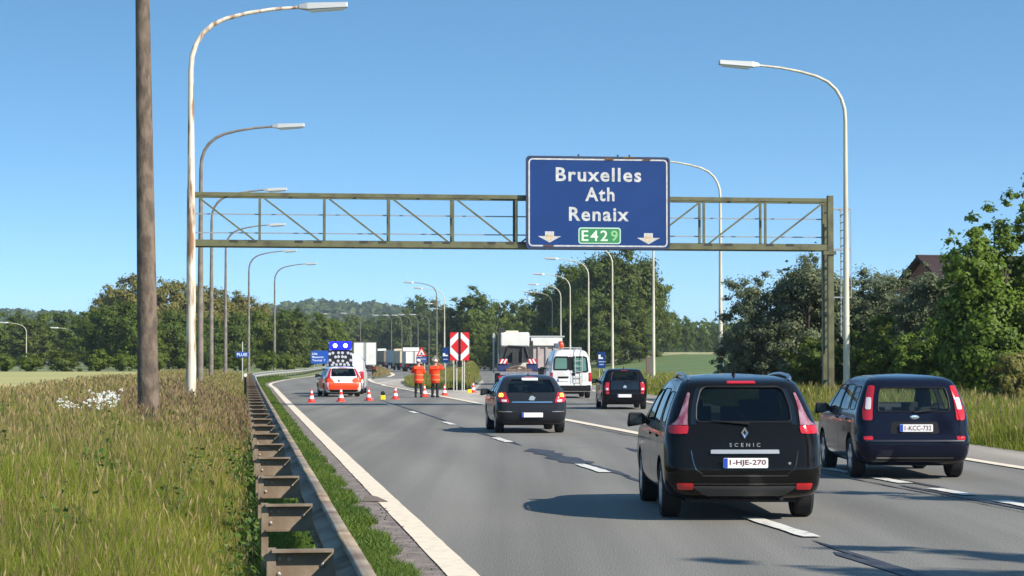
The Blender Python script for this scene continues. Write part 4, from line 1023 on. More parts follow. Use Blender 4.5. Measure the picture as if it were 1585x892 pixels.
s5 = dict(layers=lay5, axle_r=.92, wheelbase=2.64, wheel_r=.315, paint=P5, cowl=3.1, mirror=(2.75, 1.0), seat_top=.95, belt=.96, mirror_mat=M_BLACKP,
    windows=[('rear_window', 'rear', [(1.0, -.60, .60), (1.2, -.57, .57), (1.37, -.52, .52)], M_GLASS, .04), ('windscreen', 'front', [(1.07, -.63, .63), (1.36, -.52, .52)], M_GLASSL, .04),
             ('side_window', 'side', [(1.0, .6, 1.1), (1.33, .75, 1.12)], M_GLASS, .05), ('side_window', 'side', [(1.0, 1.2, 1.9), (1.35, 1.2, 1.86)], M_GLASSL, .05), ('side_window', 'side', [(1.0, 1.98, 2.8), (1.35, 1.95, 2.35)], M_GLASSL, .05)],
    panels=[('orange_bumper', 'T', [(.36, -1.1, 1.1), (.5, -1.25, 1.25), (.68, -1.25, 1.25)], P5o, .006, .01, 0), ('orange_band', 'T', [(.69, -1.3, -.45), (.80, -1.3, -.52), (.93, -1.3, -.64)], P5o, .004, .008, 0), ('orange_band', 'T', [(.69, .45, 1.3), (.80, .40, 1.3), (.93, .54, 1.3)], P5o, .004, .008, 0),
            ('lower_skirt', 'T', [(.24, -.62, .62), (.35, -.74, .74)], M_BLACKP, .008, .01, .02), ('orange_side', 'S', [(.4, 1.3, 3.1), (.9, 1.3, 3.1)], P5o, .004, .006, 0), ('brake_light', 'T', [(1.39, -.2, .2), (1.41, -.2, .2)], M_RED, .008, .02, 0)],
    lights=[('tail_light', [(.90, .66, .84), (1.05, .63, .76), (1.2, .60, .71), (1.36, .54, .63)], M_RED, .016, .03, .02)],
    seams=[1.15, 1.93, 2.85], handles=[1.25, 2.1], plate=(0, .80, None), handle_mat=P5, nt=20)
car5, B5 = build_car('police_car', 'white and fluorescent orange police estate parked before the arrow board', 'police car', px(529, 104), 104, .2, s5, CG)
# ---- panel vans (one builder: the exit lane van and the service van with the arrow board)
def panel_van(name, label, X, d, yaw, paint_, H=2.28, group='vans on the road', glazed=True):
    W_ = .965
    lay = [(.30, .06, 5.0, .93, .1, .3, .02, .2), (.38, .0, 5.2, W_, .1, .35, .02, .25), (.62, .0, 5.3, W_ + .01, .1, .35, .02, .25), (.66, .05, 5.3, W_ + .01, .1, .35, .02, .25), (1.0, .05, 5.15, W_ + .01, .1, .35, .02, .25), (1.12, .05, 4.7, W_, .1, .3, .02, .25), (1.3, .06, 4.4, W_ - .01, .11, .3, .02, .25),
           (1.7, .09, 4.0, W_ - .06, .14, .25, .03, .2), (H - .3, .13, 3.7, W_ - .13, .18, .25, .04, .2), (H - .12, .19, 3.5, W_ - .22, .22, .25, .05, .15), (H - .03, .32, 3.3, W_ - .38, .25, .2, .06, .12), (H, .55, 3.0, W_ - .6, .2, .18, .04, .08)]
    hb = M_BLACKP
    s_ = dict(layers=lay, axle_r=1.0, wheelbase=3.1, wheel_r=.34, wheel_w=.22, paint=paint_, cowl=4.1, mirror=(3.9, 1.35), mirror_mat=M_BLACKP, seat_top=1.2, belt=1.3, floor=.75,
        windows=[('rear_window', 'rear', [(1.34, -.80, -.12), (1.8, -.755, -.12), (1.93, -.73, -.12)], mat('glass_painted_daylight', (.11, .22, .17), .15, coat=.6), .06), ('rear_window', 'rear', [(1.24, .11, .80), (1.8, .11, .755), (1.93, .11, .73)], mat('glass_painted_daylight', (.11, .22, .17), .15, coat=.6), .06),  # light seen through the tinted rear panes is put into an opaque green
                 ('windscreen', 'front', [(1.33, -.74, .74), (H - .35, -.62, .62)], glass_mat('clear_glass', (.8, .85, .83)), .05), ('side_window', 'side', [(1.35, 2.9, 3.85), (1.85, 2.9, 3.45)], M_GLASSL, .05)],
        panels=[('rear_bumper', 'T', [(.36, -1.1, 1.1), (.60, -1.1, 1.1)], hb, .03, .05, .02), ('window_surround', 'T', [(1.32, -.80, -.06), (1.85, -.755, -.06), (1.95, -.73, -.06)], hb, .001, 0, .05), ('window_surround', 'T', [(1.21, .06, .80), (1.85, .06, .755), (1.95, .06, .73)], hb, .001, 0, .05),
                ('centre_pillar', 'T', [(1.30, -.10, .09), (1.94, -.10, .09)], hb, .004, .01, 0), ('door_gap', 'T', [(.64, -.006, .006), (1.29, -.006, .006)], hb, .003, 0, 0), ('door_gap', 'T', [(1.96, -.006, .006), (H - .2, -.006, .006)], hb, .003, 0, 0),
                ('handle_recess', 'T', [(1.05, .06, .22), (1.18, .02, .18)], hb, .008, .01, .03), ('plate_light_bar', 'T', [(.93, -.62, -.12), (1.02, -.60, -.10)], hb, .012, .02, .02)],
        lights=[('tail_light', [(.78, .84, .99), (1.0, .84, 1.0), (1.2, .83, .99)], M_RED, .014, .03, .02)], seams=[2.75, 3.95], handles=[3.0], plate=(-.36, .85, None), handle_mat=M_BLACKP)
    # window surrounds would cover the panes: keep only their frames
    s_['panels'] = [p_ for p_ in s_['panels'] if p_[0] != 'window_surround']
    if not glazed: s_['windows'] = s_['windows'][2:]; s_['panels'] = [p_ for p_ in s_['panels'] if p_[0] != 'centre_pillar']
    root, B = build_car(name, label, 'van', X, d, yaw, s_, group)
    for rows in () if not glazed else ([(1.34, -.80, -.12), (1.8, -.755, -.12), (1.93, -.73, -.12)], [(1.24, .11, .80), (1.8, .11, .755), (1.93, .11, .73)]):
        p_ = patch(B.T, rows, .004, r=.06, nz=8, nt=10); n, m_ = len(p_.P), len(p_.P[0])
        rim = [p_.P[0][j] for j in range(m_)] + [p_.P[i][m_ - 1] for i in range(1, n)] + [p_.P[n - 1][j] for j in range(m_ - 2, -1, -1)] + [p_.P[i][0] for i in range(n - 2, 0, -1)]
        MB().tube(rim + rim[:1], .034, 6).build('window_seal', M_BLACKP, root)
    return root, B
PV = mat('van_white', (0.74, 0.74, 0.73), 0.35, coat=.5, col2=(.62, .60, .56), scale=1.5)
van, BV = panel_van('panel_van', 'white panel van with rear ladder and orange roof beacon on the exit lane', px(881, 100.6), 100.6, .055, PV)
lad = MB()
for x in (.20, .52): lad.tube([(x, -.03, .66), (x, -.035, 1.2), (x, .02, 1.9), (x, .12, 2.2), (x, .5, 2.36)], .016, 8)
for z in (.75, 1.0, 1.25, 1.5, 1.75): lad.box((.36, -.02 + max(0, z - 1.2) * .05, z), (.32, .025, .03))
lad.build('rear_ladder', M_POST, van)
rk = MB()
for x in (-.5, .5): rk.tube([(x, .6, 2.36), (x, 3.0, 2.36)], .02, 8)
for y in (.7, 1.5, 2.3, 2.9): rk.tube([(-.55, y, 2.36), (.55, y, 2.36)], .018, 8); rk.box((-.5, y, 2.29), (.04, .04, .14)).box((.5, y, 2.29), (.04, .04, .14))
rk.build('roof_rack', M_POST, van)
M_BEAC = mat('beacon_orange', s2l((190, 70, 25)), 0.25, coat=.5)
MB().lathe([(.15, 0), (.16, .05), (.15, .17), (.11, .27), (.03, .32)], (0, 0, 0), 'Z', 16).build('beacon', M_BEAC, van, (-.42, .75, 2.36), smooth=40)
MB().box((-.62, .75, 2.46), (.22, .5, .22)).build('beacon_case', mat('blue_grey_case', (.10, .13, .18), .5), van, bevel=.03)

PW = mat('service_white', (0.74, 0.75, 0.76), 0.35, coat=.5)
svan, BS = panel_van('service_van', 'white and red service van carrying the arrow board behind the police car', px(535, 112), 112, .02, PW, 2.12, glazed=False)
M_FRED = mat('service_red', s2l((205, 25, 25)), 0.4, coat=.5)
patch(BS.T, [(.66, .03, 1.8), (.9, .2, 1.8), (1.15, .62, 1.8)], .006, .008, nz=5, nt=16, mode='lin').build('red_panel', M_FRED, svan)
patch(BS.T, [(.66, -1.8, -.03), (.9, -1.8, -.2), (1.15, -1.8, -.62)], .006, .008, nz=5, nt=16, mode='lin').build('red_panel', M_FRED, svan)
bd = 109.5
AB = thing('arrow_board', 'black light board with white lamps and two blue flashing lights above the police car', 'arrow board', (px(527, bd), bd, pz(567, bd)), .05)
AW, AH = 37 * bd / F, 39 * bd / F
M_BOARD = mat('board_black', (0.012, 0.012, 0.014), 0.6)
MB().prism([(-AW / 2, 0), (AW / 2, 0), (AW / 2, AH), (-AW / 2, AH)], 0, .09).build('panel', M_BOARD, AB, bevel=.01)
M_BLAMP = mat('board_lamp', (.50, .51, .56), .3)
lampm = MB().lathe([(.06, 0), (.075, -.03), (.055, -.04), (.02, -.035)], (0, 0, 0), 'Y', 12).mesh('board_lamp', M_BLAMP, 40)
M_BLUEE = mat('blue_glow', (.008, .01, .40), .3, emit=(.012, .015, 1.0), estr=1.1)
M_BLUEC = mat('blue_flash_core', (.6, .75, 1), .2, emit=(.45, .62, 1.0), estr=7.0)
dots = []
for k in range(4):
    t = k / 3
    dots += [(-.52 + .40 * t, .88 - .62 * t), (.52 - .40 * t, .88 - .62 * t)]
dots += [(-.53, .30), (-.36, .16), (.53, .30), (.36, .16), (-.10, .68), (.10, .68), (-.10, .48), (.10, .48), (-.54, 1.18), (-.55, .62), (.55, .62), (-.2, .07), (0, .1), (.2, .07), (-.42, .05), (.42, .05)]
for x, z in dots: link('board_lamp', lampm, AB, (x, -.002, z))
MB().box((0, -.03, AH - .24), (AW * .94, .05, .42)).build('blue_glow_panel', M_BLUEE, AB, bevel=.03)  # glow around the two flashers, added as an emitting panel
for x in (-.27, .26): MB().lathe([(.10, 0), (.10, -.05), (.06, -.08)], (x, -.05, AH - .24), 'Y', 16).build('blue_flashing_light', M_BLUEC, AB)
MB().box((0, .35, -.03), (1.3, .9, .08)).box((-.45, .2, -.35), (.08, .08, .7)).box((.45, .2, -.35), (.08, .08, .7)).build('mount', M_BLACKP, AB)

# ---- trucks
def truck_wheels(root, xs_, ys_, r=.5):
    for x in xs_:
        for y in ys_:
            o_ = MB().lathe([(r * .55, -.14), (r * .95, -.14), (r, -.1), (r, .1), (r * .95, .14), (r * .55, .14)], (0, 0, 0), 'X', 22).build('wheel', M_RUBBER, root, (x, y, r), smooth=40)
            MB().lathe([(r * .54, -.1), (r * .5, .1), (.1, .06)], (0, 0, 0), 'X', 18).build('rim', M_ALU, o_)
def box_truck(name, label, X, d, yaw, body, H=3.7, length=9.0, W_=2.5, split=True, cab=None, group='trucks queueing on the far carriageway', band=None):
    root = thing(name, label, 'truck', (X, d, 0), yaw, group)
    z0 = 1.15
    MB().box((0, length / 2, (z0 + H) / 2), (W_, length, H - z0)).build('cargo_box', body, root, bevel=.03)
    for sx in (-1, 1):
        MB().box((sx * W_ / 4, -.015, (z0 + H) / 2), (W_ / 2 - .1, .04, H - z0 - .14)).build('rear_door', body, root, bevel=.012)
        MB().box((sx * .14, -.05, (z0 + H) / 2), (.035, .03, H - z0 - .1)).build('door_bar', M_POST, root)
    fr = MB().box((0, -.01, H - .02), (W_ + .02, .06, .08)).box((0, -.01, z0 + .02), (W_ + .02, .06, .08))
    fr.box((-W_ / 2 + .02, -.01, (z0 + H) / 2), (.06, .055, H - z0)).box((W_ / 2 - .02, -.01, (z0 + H) / 2), (.06, .055, H - z0))
    if split: fr.box((0, -.02, (z0 + H) / 2), (.10, .06, H - z0 - .1))
    fr.build('door_frame', mat('truck_frame_grey', (.10, .10, .10), .6), root)
    MB().box((0, length / 2, .95), (.9, length, .3)).box((0, .15, .55), (2.35, .12, .14)).box((-.6, .2, .75), (.08, .08, .4)).box((.6, .2, .75), (.08, .08, .4)).build('chassis', M_BLACKP, root)
    for sx in (-1, 1):
        MB().box((sx * 1.02, .06, .85), (.36, .08, .14)).build('tail_light', M_RED, root, bevel=.01)
        MB().box((sx * .95, .9, .75), (.5, .02, .6)).build('mud_flap', M_RUBBER, root)
    truck_wheels(root, (-1.0, 1.0), (1.6, 2.9, length - 1.0 if not cab else length + 1.3))
    cy = length + 1.2
    cb = MB().prism([(cy - 1.0, .6), (cy + 1.0, .6), (cy + 1.0, 1.7), (cy + .75, 2.9), (cy + .2, 3.5), (cy - 1.0, 3.55)], -1.22, 1.22, 'YZ').build('cab', cab or body, root, bevel=.06)
    MB().add([(-1.05, cy + 1.0, 1.8), (1.05, cy + 1.0, 1.8), (1.0, cy + .80, 2.75), (-1.0, cy + .80, 2.75), (-1.05, cy + 1.03, 1.8), (1.05, cy + 1.03, 1.8), (1.0, cy + .83, 2.75), (-1.0, cy + .83, 2.75)], [(0, 1, 2, 3), (4, 7, 6, 5), (0, 4, 5, 1), (1, 5, 6, 2), (2, 6, 7, 3), (3, 7, 4, 0)]).build('windscreen', mat('truck_glass', (.01, .012, .014), .05, coat=1), cb)
    if band: MB().box((0, -.045, z0 + .35), (W_ - .1, .01, .5)).build('rear_band', band, root)
    return root
TW = mat('truck_white', (0.76, 0.75, 0.70), 0.45, col2=(.66, .64, .58), scale=1.2)
TB = mat('truck_brown', (0.26, 0.17, 0.09), 0.6, col2=(.20, .13, .07), scale=1)
TG = mat('truck_grey', (0.42, 0.43, 0.44), 0.5, col2=(.34, .34, .35), scale=1)
TT = mat('truck_tan', (0.60, 0.50, 0.36), 0.6, col2=(.5, .42, .3), scale=1)
TP = mat('truck_pale_red', (0.50, 0.25, 0.20), 0.5, col2=(.42, .20, .17), scale=1)
TD = mat('trailer_grey_pink', (0.45, 0.37, 0.34), 0.6, col2=(.36, .30, .28), scale=2)
box_truck('box_truck', 'white articulated trailer with two rear doors behind the arrow board', px(565, 232), 232, .075, TW, 3.68, 12)
TQ = 'trucks queueing on the far carriageway'
box_truck('box_truck', 'white box truck at the front of the queue, behind the men in orange', px(641, 312), 312, .12, TW, 3.0, 6, cab=TW, group=TQ)
box_truck('box_truck', 'tan truck just left of the white box truck in the queue', px(630, 350), 350, .20, TT, 3.2, 6, 2.4, cab=TT, group=TQ)
box_truck('box_truck', 'grey truck in the middle of the queue behind the tan truck', px(618, 410), 410, .20, TG, 3.6, 8, cab=TG, group=TQ)
box_truck('box_truck', 'brown truck in the queue behind the grey truck', px(603, 470), 470, .22, TB, 3.7, 10, cab=TB, group=TQ)
# oncoming truck cab at the end of the queue
dd_ = 500
tr = thing('oncoming_truck', 'distant truck with a pale red front facing the camera, left end of queue', 'truck', (px(591, dd_), dd_, 0), .06, TQ)
MB().box((0, 5.6, 2.5), (2.5, 9, 2.9)).build('cargo_box', TG, tr, bevel=.03)
MB().prism([(0, .5), (2.0, .5), (2.0, 3.6), (.5, 3.6), (.12, 2.9), (0, 1.9)], -1.24, 1.24, 'YZ').build('cab', TP, tr, bevel=.05)
MB().add([(-1.1, -.03, 1.95), (1.1, -.03, 1.95), (1.08, .08, 2.7), (-1.08, .08, 2.7), (-1.1, .1, 1.95), (1.1, .1, 1.95), (1.08, .2, 2.7), (-1.08, .2, 2.7)], [(3, 2, 1, 0), (4, 5, 6, 7), (0, 1, 5, 4), (1, 2, 6, 5), (2, 3, 7, 6), (3, 0, 4, 7)]).build('windscreen', mat('pale_windscreen', (.42, .22, .19), .2, coat=.6), tr)
MB().prism([(.35, 3.55), (2.0, 3.55), (2.0, 4.3), (1.0, 4.2)], -1.0, 1.0, 'YZ').build('roof_deflector', TW, tr, bevel=.05)
MB().box((0, -.06, .8), (2.4, .14, .6)).build('bumper', mat('truck_dark_blue', (.03, .04, .08), .5), tr, bevel=.03)
MB().box((0, -.03, 1.4), (1.9, .08, .4)).build('grille', M_BLACKP, tr, bevel=.02)
for sx in (-1, 1):
    MB().box((sx * .9, -.14, .85), (.4, .05, .2)).build('headlight', M_FCLEAR, tr, bevel=.02)
    MB().box((sx * 1.42, .2, 2.4), (.22, .1, .6)).build('mirror', M_BLACKP, tr, bevel=.02)
truck_wheels(tr, (-1.0, 1.0), (1.1, 6.5, 8.0))

# recovery truck on the exit lane: white cab and box, dark gear, blue tail with chevrons
dt = 123
rt = thing('recovery_truck', 'dark blue recovery truck with white cab and red white chevron boards at its tail', 'truck', (px(801.5, dt), dt, 0), .045, 'trucks on the exit lane')
M_TBLUE = mat('tail_blue', s2l((45, 58, 110)), 0.5, col2=s2l((38, 48, 90)), scale=2)
M_GEAR = mat('greasy_gear', (0.022, 0.022, 0.022), 0.6, col2=(.045, .042, .04), scale=6)
MB().prism([(3.6, 1.1), (5.6, 1.1), (5.6, 2.2), (5.2, 3.38), (3.6, 3.42)], -.95, .85, 'YZ').build('cab', TW, rt, bevel=.08)
MB().box((-.05, 3.0, 2.98), (1.7, 1.2, .82)).build('roof_box', TW, rt, bevel=.08)
MB().box((-.2, 3.3, 3.46), (.75, .4, .1)).build('light_bar', mat('cream_bar', (.6, .55, .4), .5), rt, bevel=.02)
g = MB().box((0, 2.2, 2.1), (1.95, 1.6, .95)).box((-.85, 2.9, 2.9), (.3, .9, 1.5)).box((.95, 2.8, 2.5), (.12, .9, .8))
g.tube([(-.7, 1.35, 1.9), (-.5, 1.35, 2.6), (.5, 1.35, 2.55), (.7, 1.35, 1.9)], .05, 8).tube([(.3, 1.3, 1.6), (.35, 1.3, 2.5)], .06, 8).box((-.1, 1.3, 1.9), (.35, .3, .7))
g.build('crane_gear', M_GEAR, rt, bevel=.03)
MB().box((-.12, 1.28, 2.06), (.18, .02, .08)).build('small_plate', M_WHITE, rt)
for sx in (-1, 1):
    MB().box((sx * .85, .5, 1.36), (.62, 1.3, .42)).build('tail_locker', M_TBLUE, rt, bevel=.02)
    cb = MB().box((sx * .83, -.2, 1.70), (.48, .05, .27)).build('chevron_board', M_SIGNRED, rt)
    for k in range(2):
        c = sx * .83 + sx * (-.1 + .2 * k)
        MB().prism([(c - .055 + sx * .07, 1.57), (c + .055 + sx * .07, 1.57), (c + .055 - sx * .07, 1.83), (c - .055 - sx * .07, 1.83)], -.232, -.228).build('white_stripe', M_SIGNWHITE, cb)
MB().box((.05, .1, 1.18), (1.5, .8, .2)).tube([(-.5, -.15, 1.3), (0, -.2, 1.42), (.5, -.15, 1.3)], .07, 8).build('tow_beam', mat('rusty_beam', (.10, .065, .05), .8, col2=(.2, .15, .11), scale=6), rt)
MB().box((.05, -.2, 1.0), (2.2, .25, .2)).build('rear_platform', mat('worn_platform', (.30, .31, .36), .5, .3, col2=(.22, .21, .22), scale=3), rt, bevel=.02)
MB().box((0, 2.8, .75), (2.2, 5.4, .35)).box((0, .0, .75), (2.3, .3, .2)).build('chassis', M_BLACKP, rt)
MB().box((-1.22, 4.9, 2.2), (.1, .1, 2.4)).box((-1.2, 4.95, 3.1), (.14, .1, .5)).build('mirror_arm', M_POST, rt)
MB().box((1.26, 5.0, 1.4), (.25, .12, .4)).build('mirror', M_BLACKP, rt)
for sx in (-1, 1): MB().box((sx * 1.0, -.3, .8), (.3, .06, .14)).build('tail_light', M_RED, rt)
truck_wheels(rt, (-1.0, 1.0), (.9, 2.1, 4.9))
# tipper trailer further up the exit
dt = 150
tp = thing('tipper_truck', 'grey ribbed tipper truck between the recovery truck and the white van', 'truck', (px(846, dt), dt, 0), .05, 'trucks on the exit lane')
MB().box((0, 3.2, 2.05), (2.4, 6.2, 1.75)).build('tipper_body', TD, tp, bevel=.03)
for x in (-1.12, -.55, .0, .55, 1.12): MB().box((x, .06, 2.05), (.14, .1, 1.7)).build('rib', TD, tp)
MB().box((0, .05, 3.05), (2.2, .3, .55)).build('white_top_board', TW, tp, bevel=.02)
MB().box((0, 3.2, 3.38), (2.5, 6.3, .1)).box((0, .03, 3.42), (2.55, .1, .1)).build('cover_frame', M_POST, tp)
MB().box((0, 3.0, .85), (2.2, 6, .35)).build('chassis', M_BLACKP, tp)
MB().prism([(6.6, .7), (8.4, .7), (8.4, 1.8), (8.1, 2.9), (6.6, 3.0)], -1.2, 1.2, 'YZ').build('cab', TG, tp, bevel=.05)
for sx in (-1, 1): MB().box((sx * 1.0, .0, .9), (.3, .06, .14)).build('tail_light', M_RED, tp)
truck_wheels(tp, (-1.0, 1.0), (1.2, 2.5, 7.5))
# ------------------------------------------------------------------ people
M_SKIN = mat('skin', (0.45, 0.26, 0.18), 0.55)
M_NAVY = mat('navy_trousers', (0.008, 0.009, 0.014), 0.8)
M_BOOT = mat('black_boots', (0.008, 0.008, 0.008), 0.5)
M_JACKET = mat('orange_jacket', s2l((255, 74, 22)), 0.75, col2=s2l((250, 60, 18)), scale=6, bump=.6, bscale=9)
M_BAND = mat('reflective_band', (0.75, 0.22, 0.07), 0.5)
def skin(name, V, E, rad, m, parent, root=0, sub=2):
    me = bpy.data.meshes.new(name); me.from_pydata(V, E, []); me.materials.append(m)
    o = link(name, me, parent)
    o.modifiers.new('skin', 'SKIN').use_smooth_shade = True
    if not me.skin_vertices: me.attributes.new('skin', 'FLOAT', 'POINT')
    for i, r in enumerate(rad):
        sv = me.skin_vertices[0].data[i]; sv.radius = r if hasattr(r, '__len__') else (r, r); sv.use_root = (i == root)
    s_ = o.modifiers.new('sub', 'SUBSURF'); s_.levels = s_.render_levels = sub
    return o
def hand(V, E, rad, w, dirv, up, curl=.35):
    """palm, four unequal fingers and a thumb grown from wrist vertex w"""
    a = Vector(V[w]); d = Vector(dirv).normalized(); u = Vector(up).normalized(); s_ = d.cross(u).normalized()
    p = len(V); V.append(tuple(a + d * .06)); E.append((w, p)); rad.append((.038, .022))
    for k, (o_, ln) in enumerate(((-.027, .065), (-.009, .078), (.009, .074), (.027, .058))):
        b = a + d * .10 + s_ * o_
        i = len(V); V.append(tuple(b)); V.append(tuple(b + d * ln * .5 - u * .012)); V.append(tuple(b + d * ln * (1 - curl * .4) - u * ln * curl))
        E += [(p, i), (i, i + 1), (i + 1, i + 2)]; rad += [.010, .009, .008]
    i = len(V); V.append(tuple(a + d * .035 - s_ * .035)); V.append(tuple(a + d * .07 - s_ * .052 - u * .015)); E += [(p, i), (i, i + 1)]; rad += [.012, .010]
def person(label, X, d, yaw, armL, armR, step, look, hat):
    t = thing('person', label, 'person', (X, d, 0.0), yaw, 'road workers in orange')
    hip, sh = .93, 1.45
    legL = [(-.10, 0, hip - .04), (-.12, step * .5 + .03, .50), (-.13, step - .02, .10)]; legR = [(.10, 0, hip - .04), (.12, -step * .5 + .04, .50), (.13, -step - .02, .10)]
    V = [(0, 0, hip), (0, .01, 1.12), (0, .02, 1.32), (0, .02, 1.46), (look * .02, .035, 1.55), (look * .03, .045, 1.63), (look * .03, .05, 1.70), (look * .03, .045, 1.755)]
    E = [(i, i + 1) for i in range(7)]; rad = [(.15, .11), (.14, .10), (.17, .105), (.09, .07), .055, (.072, .085), (.078, .095), (.055, .07)]
    for lg in (legL, legR):
        k = len(V); V += lg + [(lg[2][0], lg[2][1] + .03, .045), (lg[2][0] * 1.1, lg[2][1] + .17, .035)]
        E += [(0, k), (k, k + 1), (k + 1, k + 2), (k + 2, k + 3), (k + 3, k + 4)]; rad += [(.085, .09), .06, .042, .045, (.042, .03)]
    arms = []
    for sg, (el, wr) in ((-1, armL), (1, armR)):
        k = len(V); V += [(sg * .19, .02, 1.42), el, wr]; E += [(3, k), (k, k + 1), (k + 1, k + 2)]; rad += [.055, .042, .028]
        hand(V, E, rad, k + 2, Vector(wr) - Vector(el), (0, -.3, 1))
        arms.append((V[k], el, wr))
    b = skin('body', V, E, rad, M_SKIN, t)
    # face: nose, ears, brow and mouth on the far side of the head
    hx = look * .03
    MB().add([(hx - .018, .135, 1.665), (hx + .018, .135, 1.665), (hx, .13, 1.715), (hx, .165, 1.672)], [(0, 1, 3), (1, 2, 3), (2, 0, 3), (0, 2, 1)]).box((hx - .08, .04, 1.69), (.02, .04, .06)).box((hx + .08, .04, 1.69), (.02, .04, .06)).build('face', M_SKIN, t, bevel=.006)
    MB().box((hx - .032, .137, 1.705), (.025, .008, .012)).box((hx + .032, .137, 1.705), (.025, .008, .012)).box((hx, .135, 1.635), (.05, .008, .01)).build('eyes_and_mouth', M_BLACKP, t)
    MB().lathe([(.07, 1.66), (.088, 1.70), (.09, 1.735)], (hx, .03, 0), 'Z', 16).build('hair', mat('dark_hair', (.03, .02, .015), .8), t, smooth=60)
    MB().lathe([(.103, 1.715), (.106, 1.745), (.095, 1.785), (.06, 1.81), (.01, 1.818)], (hx, .04, 0), 'Z', 18).box((hx, .15, 1.725), (.15, .1, .012)).build('cap', hat, t, smooth=50)
    # jacket with sleeves and a flared hem
    JV = [(0, 0, .62), (0, .0, .90), (0, .012, 1.15), (0, .02, 1.33), (0, .02, 1.45), (0, .03, 1.52)]; JE = [(i, i + 1) for i in range(5)]
    jr = [(.235, .19), (.235, .185), (.225, .175), (.235, .165), (.13, .105), (.075, .075)]
    for (s0, el, wr) in arms:
        k = len(JV); w2 = tuple(Vector(el).lerp(Vector(wr), .93)); JV += [s0, tuple(Vector(s0).lerp(Vector(el), .5)), el, w2]; JE += [(4, k), (k, k + 1), (k + 1, k + 2), (k + 2, k + 3)]; jr += [.088, .08, .07, .055]
    skin('jacket', JV, JE, jr, M_JACKET, t, 2)
    for z, rx_, ry_ in ((.84, .236, .19), (1.08, .226, .178)):
        m_ = MB(); n = 24; vs = []
        for zz in (z - .028, z + .028):
            vs += [(math.cos(2 * math.pi * k / n) * (rx_ + .008), .008 + math.sin(2 * math.pi * k / n) * (ry_ + .008), zz) for k in range(n)]
        m_.add(vs, [(k, (k + 1) % n, (k + 1) % n + n, k + n) for k in range(n)]).build('reflective_band', M_BAND, t, smooth=60)
    TV = [(0, 0, .86)]; TE = []; tr_ = [(.11, .09)]
    for lg in (legL, legR):
        k = len(TV); TV += [lg[0], lg[1], (lg[2][0], lg[2][1], .13)]; TE += [(0, k), (k, k + 1), (k + 1, k + 2)]; tr_ += [(.085, .09), .082, .072]
    skin('trousers', TV, TE, tr_, M_NAVY, t)
    for lg in (legL, legR):
        MB().box((lg[2][0], lg[2][1] + .06, .05), (.105, .29, .1)).box((lg[2][0], lg[2][1] - .01, .12), (.10, .12, .12)).build('boot', M_BOOT, t, bevel=.03)
    return t
dp = F * 1.83 / (615.5 - HOR)
person('person in orange coat and dark trousers with white cap, left of two, arms folded', px(648, dp), dp, .12, ((-.33, .10, 1.20), (-.10, .27, 1.22)), ((.30, .12, 1.17), (.08, .28, 1.15)), .05, -.3, mat('white_cap', (.75, .72, .70), .6))
person('person in orange coat with right elbow raised to the face, right of two', px(673, dp), dp + .3, -.25, ((-.27, .08, 1.16), (-.2, .30, 1.08)), ((.42, .05, 1.36), (.15, .24, 1.58)), .03, .3, mat('white_red_cap', (.72, .55, .50), .6))

# ------------------------------------------------------------------ cones and flashing lamps
def cone_proto():
    t = thing('traffic_cone', None, 'traffic cone')
    MB().prism(round_rect(.34, .34, .06), 0, .04, 'XY').build('base', M_HIRED, t)
    def rz(z): return .145 - .22 * (z / 1.0)
    seg = lambda a, b, e=0: [(rz(a) + e, a), (rz(b) + e, b)]
    MB().lathe([(rz(.04), .04), (rz(.3), .3), (rz(.56), .56), (.012, .575)], (0, 0, 0), 'Z', 18).build('cone_body', M_HIRED, t, smooth=50)
    for a, b in ((.15, .28), (.40, .49)): MB().lathe(seg(a, b, .004), (0, 0, 0), 'Z', 18).build('white_band', M_CONEW, t, smooth=50)
    return t
cp = cone_proto()
for k, (x, y, lab) in enumerate(((482.5, 623, 'red and white cone farthest left, on the left edge of the closed lane'), (528, 621.5, 'red and white cone below the rear bumper of the police car'), (571, 620, 'red and white cone just right of the police car'),
                    (612, 618, 'red and white cone between the yellow lamp and the men in orange'), (657, 614.5, 'red and white cone between the two men in orange'), (688, 612.5, 'red and white cone just right of the men in orange'), (732.5, 608, 'red and white cone at the exit side of the grass island'))):
    d = F * 1.83 / (y - HOR); o = cp if k == 0 else copy_tree(cp)
    o.location = (px(x, d), d, 0.0 if x < 640 else .006); o.rotation_euler = (0, 0, .4 * k); o['label'] = lab; o['group'] = 'traffic cones closing the carriageway'
    s_ = 1.0 + .05 * math.sin(k * 2.1); o.scale = (s_, s_, s_)
for k, (x, y, lab) in enumerate(((593, 619.5, 'yellow flashing lamp with black top standing between two cones on the asphalt'), (727, 609, 'yellow flashing lamp standing beside the cone at the exit'))):
    d = F * 1.83 / (y - HOR)
    t = thing('flashing_lamp', lab, 'warning lamp', (px(x, d), d, .006), 0, 'flashing warning lamps')
    MB().box((0, 0, .11), (.21, .14, .2)).build('battery_box', M_YELLOW, t, bevel=.02)
    MB().lathe([(.085, -.03), (.10, -.02), (.10, .02), (.085, .03)], (0, 0, .30), 'Y', 18).build('lens', mat('dark_lens', (.02, .018, .01), .3), t, smooth=40)
    MB().box((0, 0, .215), (.08, .05, .03)).build('lamp_neck', M_BLACKP, t)

